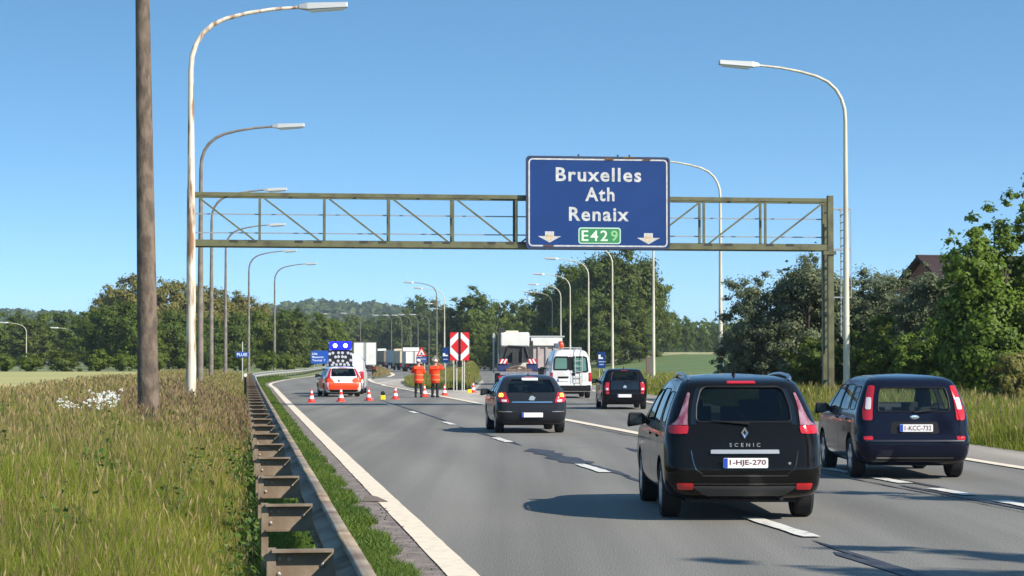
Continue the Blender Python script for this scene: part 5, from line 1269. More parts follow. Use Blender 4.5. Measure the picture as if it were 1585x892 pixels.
# ------------------------------------------------------------------ small road signs
def post(t, x, y, z0, z1, r=.035, m=None): MB().tube([(x, y, z0), (x, y, z1)], r, 10).build('post', m or M_POST, t)
d = 123.0
w, h = 29.5 * d / F, 43.5 * d / F; zc = pz(536.5, d)
t = thing('chevron_board', 'red and white diamond board on posts at the nose of the grass island', 'road sign', (px(711.5, d), d, 0), .02)
bd_ = MB().prism([(-w / 2, zc - h / 2), (w / 2, zc - h / 2), (w / 2, zc + h / 2), (-w / 2, zc + h / 2)], 0, .05).build('panel', M_SIGNWHITE, t)
for sg in (-1, 1):
    x0, x1 = .055 * sg, w / 2 * sg
    MB().prism([(x0, zc - .48), (w / 2 * sg * .93, zc), (x0, zc + .48)], -.006, .002).build('red_triangle', M_SIGNRED, bd_)
    for sz in (-1, 1): MB().prism([(x1, zc + sz * h / 2), (x1, zc + sz * (h / 2 - .42)), (x1 - sg * .44, zc + sz * h / 2)], -.006, .002).build('red_corner', M_SIGNRED, bd_)
MB().prism([(-.062, zc - h / 2 - .02), (.062, zc - h / 2 - .02), (.062, zc + h / 2), (-.062, zc + h / 2)], -.02, .06).build('centre_bar', M_BLACKP, t)
MB().box((.02, .02, zc - h / 2 - .2), (.24, .16, .34)).build('control_box', M_BLACKP, t, bevel=.02)
M_PGAL = mat('pale_post', (.52, .50, .44), .5)
for x, y in ((-.17, .04), (.26, .04), (-.35, .9), (.14, .9)): post(t, x, y, -.1, zc + h / 2 - .1 if y < .5 else 2.0, .035, M_PGAL)
d = 127; zc, h, w = pz(550, d), 24 * d / F, 9.5 * d / F
t = thing('road_sign', 'small narrow blue sign left of the red and white diamond board', 'road sign', (px(689.5, d), d, gz(px(689.5, d), d)), 0)
zc -= t.location.z
MB().prism([(-w / 2, zc - h / 2), (w / 2, zc - h / 2), (w / 2, zc + h / 2), (-w / 2, zc + h / 2)], 0, .03).build('panel', M_SIGNBLUE, t)
MB().prism([(-w * .42, zc + .12), (-.02, zc + .12), (.0, zc + .02), (w * .4, zc + .02), (w * .4, zc - .06), (-w * .42, zc - .06)], -.006, .002).build('symbol', M_SIGNWHITE, t)
MB().prism([(-w * .35, zc - .27), (w * .35, zc - .27), (w * .35, zc - .22), (-w * .35, zc - .22)], -.006, .002).build('text_bar', mat('dim_white', (.4, .45, .6), .5), t)
post(t, 0, .05, 0, zc + h / 2)
d = 200; t = thing('warning_sign', 'red bordered triangle warning sign over a blue panel, behind the men in orange', 'road sign', (px(652.5, d), d, .1), 0)
s_ = 15.5 * d / F; zb = pz(551, d) - .1
def tri(k, zb, s_): c = zb + s_ * .29; return [(-s_ / 2 * k, c - s_ * .289 * k), (s_ / 2 * k, c - s_ * .289 * k), (0, c + s_ * .577 * k)]
MB().prism(tri(1.1, zb, s_), 0, .03).build('panel', M_SIGNRED, t); MB().prism(tri(.68, zb, s_), -.006, .002).build('white_field', M_SIGNWHITE, t)
MB().box((-.03, -.008, zb + .22), (.1, .006, .2)).box((.06, -.008, zb + .17), (.1, .006, .06)).build('symbol', M_BLACKP, t)
MB().box((0, .01, zb - .36), (1.0, .03, .58)).build('blue_panel', mat('dim_blue', (.05, .07, .2), .5), t); MB().box((0, -.008, zb - .30), (.8, .006, .08)).build('text_bar', mat('dim_white', (.4, .45, .6), .5), t)
for x in (-.28, .28): post(t, x, .06, 0, zb + .1, .04, M_PGAL)
d = 142; t = thing('square_sign', 'grey back of a square sign standing on its corner behind the right man', 'road sign', (px(674, d), d, gz(px(674, d), d)), .1)
zc = pz(556.5, d) - t.location.z
MB().prism([(0, zc - .28), (.28, zc), (0, zc + .28), (-.28, zc)], 0, .02).build('panel', mat('sign_back', (.22, .20, .16), .6), t); post(t, 0, -.04, 0, zc + .1)
# blue panel on the left bend
d = 285; w, h, zc = 30 * d / F, 20 * d / F, pz(553, d)
t = thing('direction_sign', 'blue roadside direction panel with three lines of white text left of the arrow board', 'road sign', (px(496.5, d), d, 0), .12)
MB().prism(round_rect(w, h, .1), 0, .05).build('panel', mat('panel_blue', s2l((14, 75, 165)), .4), t, (0, 0, zc))
for s1_, wd, zz, xx in (('Lille', .7, .45, -.78), ('Mouscron', 1.5, .02, -.38), ('Tournai  7', 1.75, -.42, -.25)): fit_text(s1_, wd, .26, M_SIGNWHITE, t, (xx, -.004, zc + zz), bold=.02)
for x in (-.8, .8): post(t, x, .1, -.2, zc + h / 2 - .1, .05)
d = 150; zc = pz(549, d); gx_ = px(375.5, d)
t = thing('name_sign', 'small blue name sign on a thin post in the left verge', 'road sign', (gx_, d, gz(gx_, d)), .0)
zc -= t.location.z
MB().prism([(-.44, zc - .19), (.40, zc - .19), (.48, zc), (.40, zc + .19), (-.44, zc + .19)], -.07, -.03).build('panel', mat('panel_blue', s2l((14, 75, 165)), .4), t)
fit_text('PLUIE', .72, .22, M_SIGNWHITE, t, (-.02, -.074, zc), bold=.02); post(t, 0, 0, -.2, pz(529, d) - t.location.z, .035, M_PGAL)
d = 152; zc = pz(557.5, d); X_ = px(931, d)
t = thing('road_sign', 'blue roadside sign with white symbol right of the white van', 'road sign', (X_, d, 0), -.02)
MB().prism(round_rect(12 * d / F, 25 * d / F, .04), 0, .03).build('panel', M_SIGNBLUE, t, (0, 0, zc))
MB().prism([(-.22, zc + .08), (-.22, zc + .38), (-.06, zc + .38), (-.06, zc + .2), (.1, zc + .18), (.1, zc + .08)], -.006, .002).build('symbol', M_SIGNWHITE, t)
for k in range(2): MB().box((0, -.005, zc - .12 - .2 * k), (.42 - .1 * k, .006, .06)).build('text_bar', mat('dim_white', (.4, .45, .6), .5), t)
for x in (-.15, .15): post(t, x, .06, -.1, zc + .4)
d = 140; X_ = px(1004, d)
t = thing('brown_sign', 'brown sign seen edge on beside the lamp pole under the blue sign', 'road sign', (X_, d, gz(X_, d)), 1.15)
zc = pz(566, d) - t.location.z
MB().prism(round_rect(.9, 1.15, .05), 0, .03).build('panel', mat('brown_back', (.09, .065, .05), .7), t, (0, 0, zc)); post(t, 0, .06, -.2, zc + .5, .04, M_PGAL)
d = 92; X_ = px(380, d)
t = thing('marker_post', 'short post with pale reflector behind the far end of the guard rail', 'marker', (X_, d, gz(X_, d)), 0)
zt_ = pz(579, d) - t.location.z
MB().box((0, 0, zt_ / 2 - .1), (.1, .06, zt_ + .1)).build('stake', M_BLACKP, t); MB().lathe([(.075, 0), (.08, -.02), (.06, -.03)], (0, -.03, zt_ - .06), 'Y', 14).build('reflector', mat('pale_reflector', (.75, .75, .55), .4), t)
t = tag(MB().add([(-.16, -.05, 0), (.18, -.04, 0), (.14, .08, 0), (-.12, .09, 0), (-.14, -.02, .07), (.05, 0, .05), (.03, .05, .06), (-.1, .06, .09)], [(3, 2, 1, 0), (4, 5, 6, 7), (0, 1, 5, 4), (1, 2, 6, 5), (2, 3, 7, 6), (3, 0, 4, 7)]).build('stone', mat('broken_kerb_grey', (.12, .10, .09), .9), None, (px(581, 27.2), 27.2, .02), bevel=.01), 'flat grey brown broken piece lying on the dirt beside the cream line', 'stone')

# ------------------------------------------------------------------ house behind the right trees
d = 118; X_ = px(1560, d)
hs_ = thing('house', 'house with dark red tiled roof showing above the right hand trees', 'house', (X_, d, gz(X_, d)), R(90) + .24)
zr = pz(399, d) - hs_.location.z; ze = pz(440, d) - hs_.location.z
M_BRICK = mat('house_brick', (.28, .14, .09), .9, col2=(.22, .10, .07), scale=3)
M_TILE = mat('roof_tile', (.038, .017, .016), .8, col2=(.026, .012, .012), scale=1.5)
MB().prism([(-3.2, 0), (3.2, 0), (3.2, ze), (0, zr - .1), (-3.2, ze)], -4, 5, 'YZ' if False else 'XZ').build('wall', M_BRICK, hs_)
M2 = Matrix
for sg in (-1, 1):
    rf = MB().prism([(0, zr), (sg * 3.7, ze - .25), (sg * 3.7, ze - .40), (0, zr - .15)], -4.4, 5.4).build('roof', M_TILE, hs_)
    n = 9
    for k in range(n):
        a, b = k / n, (k + 1) / n
        MB().prism([(sg * 3.7 * a, zr + (ze - .25 - zr) * a + .012), (sg * 3.7 * b, zr + (ze - .25 - zr) * b + .05), (sg * 3.7 * b, zr + (ze - .25 - zr) * b + .012)], -4.42, 5.42).build('tile_course', M_TILE, rf)
MB().box((0, .5, zr + .02), (.3, 9.9, .16)).build('ridge', M_TILE, hs_, bevel=.04)
wi = MB().box((0, -4.02, ze - .9), (1.1, .08, 1.2)).build('window', mat('dark_pane', (.02, .025, .03), .1), hs_); MB().box((0, -4.07, ze - 1.55), (1.3, .14, .08)).build('sill', M_WHITE, wi)

# ------------------------------------------------------------------ trees
LEAF = {
 'dark': leaf_mat('leaf_dark', (0.050, 0.084, 0.011), (0.122, 0.170, 0.022)),
 'mid': leaf_mat('leaf_mid', (0.066, 0.106, 0.010), (0.160, 0.210, 0.022)),
 'olive': leaf_mat('leaf_olive', (0.145, 0.140, 0.028), (0.235, 0.215, 0.05)),
 'grey': leaf_mat('leaf_grey_green', (0.088, 0.112, 0.048), (0.21, 0.235, 0.120)),
 'bright': leaf_mat('leaf_bright', (0.056, 0.110, 0.010), (0.18, 0.26, 0.030)),
 'conifer': leaf_mat('needle_dark', (0.010, 0.020, 0.010), (0.028, 0.045, 0.018), .15),
 'yellow': leaf_mat('leaf_yellow_green', (0.055, 0.090, 0.012), (0.145, 0.180, 0.028)),
}
M_BARK = mat('bark', (0.055, 0.045, 0.032), 0.9, col2=(0.03, 0.025, 0.02), scale=6, bump=.5)

def cards(P, N, size, rs, aspect=.62):
    """diamond leaf cards at P with normals near N"""
    n = len(P)
    N = N / np.maximum(np.linalg.norm(N, axis=1, keepdims=True), 1e-6)
    r = rs.normal(size=(n, 3)); u = np.cross(N, r); u /= np.maximum(np.linalg.norm(u, axis=1, keepdims=True), 1e-6); w = np.cross(N, u)
    s = np.asarray(size)[:, None] if hasattr(size, '__len__') else size
    bend = N * s * .12
    V = np.stack([P - u * s * .5, P + w * s * aspect * .5 - bend, P + u * s * .5, P - w * s * aspect * .5 - bend], 1).reshape(-1, 3)
    return V, np.arange(4 * n).reshape(-1, 4)
def crown(name, seed, blobs, n, leaf, kind, clumps=70, clump_r=.16, gaps=.0, mats=None):
    """leaf cards gathered in clumps over several ellipsoids (x, y, z, rx, ry, rz)"""
    rs = np.random.RandomState(seed); B = np.array(blobs, float)
    vol = (B[:, 3] * B[:, 4] * B[:, 5]) ** (2 / 3); pick = rs.choice(len(B), clumps, p=vol / vol.sum())
    dr = rs.normal(size=(clumps, 3)); dr /= np.linalg.norm(dr, axis=1, keepdims=True)
    rad = rs.uniform(.35, 1.0, clumps) ** .55
    C = B[pick, :3] + dr * B[pick, 3:] * rad[:, None]
    ctr = B[pick, :3]
    size = clump_r * rs.uniform(.6, 1.4, clumps) * np.cbrt(B[pick, 3:].prod(1)) * 2
    cr = rs.uniform(0, 1, clumps)
    ci = rs.choice(clumps, n, p=size ** 2 / (size ** 2).sum())
    off = rs.normal(size=(n, 3)); off /= np.linalg.norm(off, axis=1, keepdims=True)
    rr = rs.uniform(0, 1, n) ** .42
    stray = rs.uniform(0, 1, n) < .30
    rr = np.where(stray, rr * 1.9, rr)
    P = C[ci] + off * (size[ci] * rr)[:, None] * np.array([1, 1, .75])
    Nn = off * .8 + (P - ctr[ci]) / np.maximum(np.linalg.norm(P - ctr[ci], axis=1, keepdims=True), .01) * .8 + np.array([0, 0, .35]) + rs.normal(size=(n, 3)) * .40
    V, Q = cards(P, Nn, leaf * rs.uniform(.6, 1.35, n), rs)
    rnd = np.clip(.18 + .42 * cr[ci] + .40 * rs.uniform(0, 1, n), 0, 1)
    return np_mesh(name, V, Q, mats or LEAF[kind], np.repeat(rnd, 4))
def trunk_mesh(name, seed, H, r, spread, zlimb=.3, nl=7, lean=0.0):
    rs = np.random.RandomState(seed); m = MB()
    pts = [(lean * t * H + .06 * H * .3 * math.sin(3 * t + seed), .03 * H * .3 * math.cos(2 * t + seed), H * t) for t in np.linspace(-.03, .85, 7)]
    m.tube(pts, [r * (1.15 - t) for t in np.linspace(0, .95, 7)], 9)
    for k in range(nl):
        t = zlimb + (.8 - zlimb) * k / nl; a = k * 2.4 + rs.uniform(-.4, .4); b = Vector(pts[min(6, int(t / .88 * 6) + 0)]); b.z = t * H
        L_ = spread * rs.uniform(.6, 1.0) * (1 - .45 * t)
        m.tube([b, b + Vector((math.cos(a) * L_ * .45, math.sin(a) * L_ * .45, L_ * .3)), b + Vector((math.cos(a) * L_, math.sin(a) * L_, L_ * .75))], [r * .42 * (1.1 - t), r * .28 * (1.1 - t), r * .08], 6)
    return m.mesh(name, M_BARK, 50)
def rb(seed, n, w, h, z0, flat=1.0):
    """a broad irregular crown as a handful of ellipsoids; height h, half width w"""
    rs = np.random.RandomState(seed); out = [(0, 0, z0 + (h - z0) * .52, w * .72, w * .72, (h - z0) * .46)]
    for k in range(n):
        a = 2 * math.pi * k / n + rs.uniform(-.5, .5); q = rs.uniform(.35, .62) * w; z = z0 + (h - z0) * rs.uniform(.14, .74)
        s = rs.uniform(.36, .52)
        out.append((math.cos(a) * q, math.sin(a) * q, z, w * s, w * s, (h - z0) * rs.uniform(.20, .30)))
    out.append((rs.uniform(-.2, .2) * w, 0, z0 + (h - z0) * .84, w * .38, w * .38, (h - z0) * .17))
    return out
PROTO = {}
def proto(key, kind, seed, w, h, z0, n, leaf, clumps=80, cr_=.13, nb=7, r=.22):
    PROTO[key] = (crown('crown', seed, rb(seed, nb, w, h, z0), n, leaf, kind, clumps, cr_), trunk_mesh('trunk', seed, h * .9, r, w * .8), h, w)
# prototypes are 10 m high
proto('dark_a', 'dark', 1, 4.6, 10, .3, 14000, .37, 170, .10, 10); proto('dark_b', 'dark', 2, 3.8, 10, .2, 14000, .37, 170, .10, 11); proto('mid_a', 'mid', 3, 4.4, 10, .3, 14000, .37, 170, .10, 10); proto('mid_b', 'mid', 4, 3.6, 10, .2, 14000, .37, 170, .10, 12)
proto('olive_a', 'olive', 5, 4.6, 10, .3, 15000, .32, 220, .10, 11); proto('olive_b', 'olive', 6, 4.0, 10, .3, 15000, .32, 220, .10, 11)
proto('yellow_a', 'yellow', 7, 4.2, 10, .5, 12000, .36, 110); proto('big_a', 'mid', 8, 4.6, 10, .4, 22000, .30, 150, .11, 9); proto('big_b', 'yellow', 9, 4.2, 10, .4, 22000, .30, 150, .11, 9)
proto('big_c', 'dark', 18, 4.4, 10, .4, 20000, .30, 150, .11, 9)
proto('tall_a', 'mid', 41, 3.0, 10, .2, 10000, .40, 110, .12, 8); proto('tall_b', 'yellow', 42, 3.4, 10, .2, 10000, .40, 120, .11, 10)
proto('poplar', 'dark', 10, 2.4, 10, .5, 10000, .36, 100, .12); proto('bush_a', 'mid', 11, 6.5, 10, .0, 8000, .75, 70); proto('bush_b', 'yellow', 12, 6.5, 10, .0, 8000, .75, 70)
def plant(key, X, d, H, label, group=None, wide=1.0, rz=0.0, cat='tree', name='tree', z=None):
    cm, tm, h, w = PROTO[key]
    t = thing(name, label, cat, (X, d, gz(X, d) - .1 if z is None else z), rz, group)
    s = H / h; t.scale = (s * wide, s * wide, s)
    link('crown', cm, t); link('trunk', tm, t)
    return t
ORD = 'first second third fourth fifth sixth seventh eighth ninth tenth eleventh twelfth thirteenth fourteenth fifteenth sixteenth seventeenth eighteenth nineteenth twentieth twenty-first twenty-second'.split()
def row(lst, what, where, group, cat='tree', name='tree'):
    lst = sorted(lst, key=lambda q: q[1])
    for k, (key, x, yt, d, wide) in enumerate(lst):
        X = px(x, d); z = gz(X, d) - .1
        plant(key, X, d, pz(yt, d) - z, f'{what} {where}, {ORD[k]} from the left', group, wide, rz=(k * 2.3) % 6.28, cat=cat, name=name)
row([('olive_a', 172, 440, 330, .75), ('olive_b', 205, 424, 325, 1.0), ('olive_a', 236, 427, 326, .9), ('olive_b', 268, 433, 330, 1.1), ('olive_a', 300, 440, 332, 1.0), ('olive_b', 330, 444, 335, 1.1), ('olive_a', 360, 450, 340, 1.0), ('olive_b', 388, 458, 345, 1.0)], 'olive brown tree', 'rising behind the left wood', 'olive trees behind the left wood')
row([('mid_a', -12, 476, 335, 1.0), ('dark_b', 24, 480, 340, 1.1), ('mid_b', 62, 484, 345, 1.2), ('tall_b', 40, 488, 325, 1.3), ('dark_a', 98, 482, 350, 1.1), ('tall_a', 115, 490, 325, 1.3), ('mid_a', 140, 476, 300, .95), ('dark_b', 160, 470, 240, 1.0), ('dark_a', 188, 466, 235, 1.0), ('mid_b', 222, 474, 230, 1.05), ('dark_a', 262, 480, 235, 1.0),
     ('mid_b', 292, 484, 240, 1.1), ('dark_b', 322, 484, 250, 1.1), ('dark_a', 362, 484, 255, 1.0), ('mid_a', 398, 478, 265, .85), ('dark_b', 432, 476, 270, 1.1), ('tall_b', 450, 486, 262, 1.1), ('dark_a', 462, 478, 310, 1.1), ('mid_b', 500, 484, 335, 1.0)], 'dark green tree', 'in the left wood', 'trees of the left wood')
row([('mid_a', 522, 492, 350, .9), ('mid_b', 545, 488, 640, 1.0), ('dark_b', 578, 490, 660, 1.1), ('tall_b', 560, 496, 620, 1.2)], 'mid green tree', 'behind the arrow board and trailer', 'trees behind the arrow board')
row([('bush_a', 4, 545, 180, 1.1), ('bush_a', 48, 546, 182, 1.1), ('bush_b', 100, 542, 182, 1.1), ('bush_a', 150, 538, 186, 1.0), ('bush_a', 192, 540, 190, 1.0), ('bush_a', 240, 540, 194, 1.0), ('bush_a', 285, 544, 198, 1.0), ('bush_a', 330, 540, 204, 1.0), ('bush_a', 372, 544, 214, 1.0), ('bush_a', 412, 540, 222, 1.0), ('bush_a', 446, 542, 236, 1.0), ('bush_a', 474, 546, 315, 1.0)], 'low rounded bush', 'along the foot of the left wood', 'bushes along the left wood', 'bush', 'bush')
row([('dark_a', 604, 486, 640, 1.1), ('dark_b', 628, 478, 600, .9), ('dark_a', 652, 460, 610, .9), ('yellow_a', 664, 456, 620, .8), ('dark_b', 684, 470, 600, 1.0), ('dark_a', 620, 500, 630, 1.4), ('dark_a', 672, 490, 560, 1.0)], 'dark tree', 'behind the queued trucks', 'trees behind the queued trucks')
row([('poplar', 706, 462, 390, 1.1), ('poplar', 726, 444, 385, 1.25), ('dark_a', 744, 452, 390, .7), ('mid_b', 772, 466, 400, .9), ('dark_a', 800, 466, 410, .9), ('mid_a', 825, 474, 400, .85), ('mid_b', 730, 500, 350, .9), ('dark_b', 790, 500, 360, 1.0), ('mid_a', 760, 515, 330, 1.0)], 'green tree', 'between the diamond board and the white van', 'trees beyond the exit island')
row([('big_c', 868, 428, 335, .85), ('big_a', 905, 398, 325, .85), ('big_c', 942, 386, 318, .85), ('big_b', 968, 384, 318, .8), ('big_b', 998, 404, 322, .7), ('big_a', 900, 462, 305, 1.15), ('big_b', 958, 452, 300, 1.2), ('big_a', 850, 480, 340, .9), ('big_c', 925, 500, 290, 1.3), ('big_b', 990, 490, 300, 1.0)], 'tall leafy tree', 'in the big clump right of the exit', 'trees of the big clump by the exit')
row([('mid_b', 1040, 482, 430, .8), ('dark_b', 1062, 488, 440, .75), ('dark_a', 1088, 506, 450, .8), ('mid_a', 1115, 500, 520, .9), ('mid_b', 1145, 500, 540, .9), ('dark_a', 1022, 500, 420, .9)], 'dark green tree', 'beyond the crop field under the gantry', 'trees beyond the crop field')

# near trees right of the road, each with its own crown
def own_tree(label, x, yt, d, kind, w, n, leaf, z0, seed, name='tree', cat='tree', group=None, clumps=200, cr_=.085, nb=9, blobs=None, r=.16, dz=0.0):
    X = px(x, d); z = gz(X, d) - .1 + dz; H = pz(yt, d) - z
    t = thing(name, label, cat, (X, d, z), 0, group)
    link('crown', crown('crown', seed, blobs(H) if blobs else rb(seed, nb, w, H, z0), n, leaf, kind, clumps, cr_), t)
    link('trunk', trunk_mesh('trunk', seed, H * .88, r, w * .8), t)
    return t
RT = 'trees and bushes behind the right verge'
own_tree('grey green willow bush left of the gantry post', 1195, 418, 93, 'grey', 2.7, 34000, .135, .1, 21, group=RT, clumps=260)
own_tree('grey green willow bush behind the gantry post', 1255, 394, 91, 'grey', 2.6, 34000, .135, .1, 22, group=RT, clumps=260)
own_tree('low grey green willow at the left end of the right hand bushes', 1158, 474, 95, 'grey', 1.9, 18000, .13, .0, 23, group=RT, clumps=160)
own_tree('grey green willow bush just right of the tall cream lamp', 1345, 412, 92, 'grey', 2.6, 32000, .135, .1, 24, group=RT, clumps=240)
own_tree('olive green bush under the house roof', 1404, 404, 90, 'grey', 2.6, 30000, .13, .1, 25, group=RT, clumps=220)
def cone_blobs(H): return [(0, 0, H * (.08 + .88 * t), H * .17 * (1.02 - t) + .12, H * .17 * (1.02 - t) + .12, H * .08) for t in np.linspace(0, 1, 12)]
own_tree('grey green bush hiding the wall of the red roofed house', 1446, 404, 84, 'grey', 2.0, 24000, .125, .1, 44, group=RT, clumps=190)
own_tree('dark conifer rising behind the left willow bush', 1218, 402, 104, 'conifer', 1.4, 16000, .16, 0, 26, group=RT, clumps=170, cr_=.11, blobs=cone_blobs)
own_tree('dark conifer just left of the gantry post top', 1262, 376, 106, 'conifer', 1.4, 16000, .16, 0, 27, group=RT, clumps=170, cr_=.11, blobs=cone_blobs)
own_tree('dark bush filling the gap behind the tall cream lamp', 1300, 430, 99, 'dark', 2.6, 24000, .16, 0, 28, group=RT)
own_tree('fresh green bush above the roof of the blue people carrier', 1432, 492, 79, 'bright', 1.5, 20000, .125, .0, 29, group=RT, clumps=150)
own_tree('dark green bush left of the fresh green bush', 1372, 488, 86, 'mid', 2.0, 22000, .13, .0, 30, group=RT, clumps=170)
own_tree('dark bush low beside the gantry post foot', 1270, 520, 88, 'dark', 1.8, 16000, .13, .0, 34, group=RT, clumps=120)
def big_blobs(H):
    return [(0, 0, H * .30, 1.7, 1.7, H * .28), (-.75, -.3, H * .60, 1.0, 1.0, H * .17), (.3, .2, H * .58, 1.15, 1.1, H * .2), (-1.0, .1, H * .42, .9, .9, H * .18), (.85, -.1, H * .80, .55, .55, H * .14), (1.0, 0, H * .93, .25, .25, H * .07), (-.15, .1, H * .76, .7, .65, H * .11), (1.5, .2, H * .6, .9, .9, H * .25), (-1.3, 0, H * .55, .45, .5, H * .1), (-1.25, -.2, H * .70, .3, .3, H * .07), (-.6, .1, H * .80, .35, .3, H * .06)]
own_tree('tall fresh green maple on the right edge, overtopping all others', 1535, 262, 72, 'bright', 2.2, 42000, .16, .3, 31, group=RT, clumps=330, cr_=.095, blobs=big_blobs, r=.12)
own_tree('dark green tree behind the foot of the tall maple', 1500, 452, 80, 'dark', 2.2, 26000, .15, 0, 32, group=RT)
own_tree('olive shrub at the right edge above the tall grass', 1568, 540, 63, 'olive', 1.2, 14000, .11, 0, 33, group=RT, clumps=110)
own_tree('dark leafy tree at the very right edge below the maple', 1600, 430, 76, 'mid', 2.0, 22000, .15, 0, 35, group=RT)
# trees out of the frame on the near right verge: they throw the long shadows across the lanes
ST = 'roadside trees just outside the right edge of the picture'
for k, (X_, d, H, w) in enumerate(((13.4, 23.0, 9.4, 1.3), (13.4, 13.8, 9.8, 1.3), (13.9, 11.0, 11.0, 1.5))):
    t = thing('tree', f'slender roadside tree beyond the right edge of the picture, {ORD[k]} of three', 'tree', (X_, d, gz(X_, d) - .1), k, ST)
    link('crown', crown('crown', 60 + k, [(0, 0, H * (.35 + .12 * j), w * (.9 - .12 * j), w * (.9 - .12 * j), H * .06) for j in range(6)], 5000, .28, 'mid', 90, .16), t)
    link('trunk', trunk_mesh('trunk', 60 + k, H * .9, .12, w), t)

# far woods on the ridge: one mass
rs = np.random.RandomState(77); Vs, Qs, Rn, base = [], [], [], 0
n = 2600
dd_ = rs.uniform(1500, 2250, n); xx_ = rs.uniform(-.26, .26, n) * dd_
zz_ = ground(xx_, dd_); rr_ = rs.uniform(4, 9, n)
per = 26
dirs = rs.normal(size=(n, per, 3)); dirs /= np.linalg.norm(dirs, axis=2, keepdims=True); dirs[..., 2] = np.abs(dirs[..., 2])
P = np.stack([xx_, dd_, zz_ + 2], 1)[:, None, :] + dirs * (rr_[:, None] * np.array([1.0]))[..., None] * np.array([1, 1, 1.3])
V, Q = cards(P.reshape(-1, 3), (dirs + rs.normal(size=dirs.shape) * .3).reshape(-1, 3), np.repeat(rr_ * .9, per), rs, .8)
tag(link('wooded_ridge', np_mesh('wooded_ridge', V, Q, LEAF['dark'], np.repeat(np.clip(np.repeat(rs.uniform(0, 1, n), per) * .6 + rs.uniform(0, .4, n * per), 0, 1), 4))), kind='stuff')
# woods in the middle distance that read as one mass
n = 420
dd_ = rs.uniform(640, 980, n); xx_ = rs.uniform(-.27, .27, n) * dd_
keep = (xx_ / dd_ < -.03) | (xx_ / dd_ > .07); dd_, xx_ = dd_[keep], xx_[keep]; n = len(dd_)
zz_ = ground(xx_, dd_); rr_ = rs.uniform(3.5, 6.0, n); per = 120
dirs = rs.normal(size=(n, per, 3)); dirs /= np.linalg.norm(dirs, axis=2, keepdims=True)
P = np.stack([xx_, dd_, zz_ + rr_ * 1.0], 1)[:, None, :] + dirs * rs.uniform(.75, 1.05, (n, per))[..., None] * rr_[:, None, None] * np.array([1, 1, 1.15])
V, Q = cards(P.reshape(-1, 3), (dirs + rs.normal(size=dirs.shape) * .5).reshape(-1, 3), np.repeat(rr_ * .33, per), rs, .8)
tag(link('distant_wood', np_mesh('distant_wood', V, Q, LEAF['mid'], np.repeat(np.clip(np.repeat(rs.uniform(0, 1, n), per) * .5 + rs.uniform(0, .5, n * per), 0, 1), 4))), kind='stuff')

# ------------------------------------------------------------------ grass
G_GREEN = leaf_mat('grass_green', (0.125, 0.175, 0.012), (0.33, 0.345, 0.048), .5)
G_DRY = leaf_mat('grass_straw', (0.27, 0.195, 0.075), (0.45, 0.34, 0.15), .5)
G_SHORT = leaf_mat('grass_short', (0.055, 0.115, 0.014), (0.140, 0.200, 0.030), .35)
def blades(name, X, D, H, Wd, m, seed, lean=.35, head=False, z0=None):
    rs = np.random.RandomState(seed); n = len(X)
    Z = (ground(X, D) if z0 is None else z0) - .02
    a = rs.uniform(0, 2 * np.pi, n); f = rs.uniform(0, 2 * np.pi, n)
    ln = H * lean * rs.uniform(.2, 1.3, n)
    dx, dy = np.cos(a) * ln, np.sin(a) * ln
    wx, wy = np.cos(f) * Wd / 2, np.sin(f) * Wd / 2
    levels = [(0, 1.0), (.55, .8), (1.0, .12)] if not head else [(0, .35), (.74, .3), (.86, 1.5), (1.0, .2)]
    V = []
    for t, k in levels:
        c = np.stack([X + dx * t * t, D + dy * t * t, Z + H * t * (1 - .12 * t)], 1); w = np.stack([wx * k, wy * k, 0 * wx], 1)
        V += [c - w, c + w]
    m_ = len(V); V = np.stack(V, 1).reshape(-1, 3)
    b = np.arange(n) * m_
    Q = np.concatenate([np.stack([b + 2 * i, b + 2 * i + 1, b + 2 * i + 3, b + 2 * i + 2], 1) for i in range(m_ // 2 - 1)])
    patch_ = .5 + .25 * np.sin(X * 1.9 + D * .8) + .25 * np.sin(X * .7 - D * 1.3 + 1)
    rnd = np.clip(.55 * patch_ + .45 * rs.uniform(0, 1, n), 0, 1)
    return tag(link(name, np_mesh(name, V, Q, m, np.repeat(rnd, m_))), kind='stuff')
def scatter(n, d0, d1, v0, v1, seed, side='L', margin=1.0):
    rs = np.random.RandomState(seed); d = d0 + (d1 - d0) * rs.uniform(0, 1, n); v = v0 + (v1 - v0) * rs.uniform(0, 1, n)
    X = Lx(d) - v if side == 'L' else R3(d) + shoulder(d) + v
    k = np.abs(X) < .243 * d + margin
    return X[k], d[k], v[k]
rs = np.random.RandomState(5)
def clumpy(X, D, seed, s=1.0): return .5 + .5 * np.sin(X * 2.3 * s + seed) * np.sin(D * 1.1 * s + seed * 1.7)
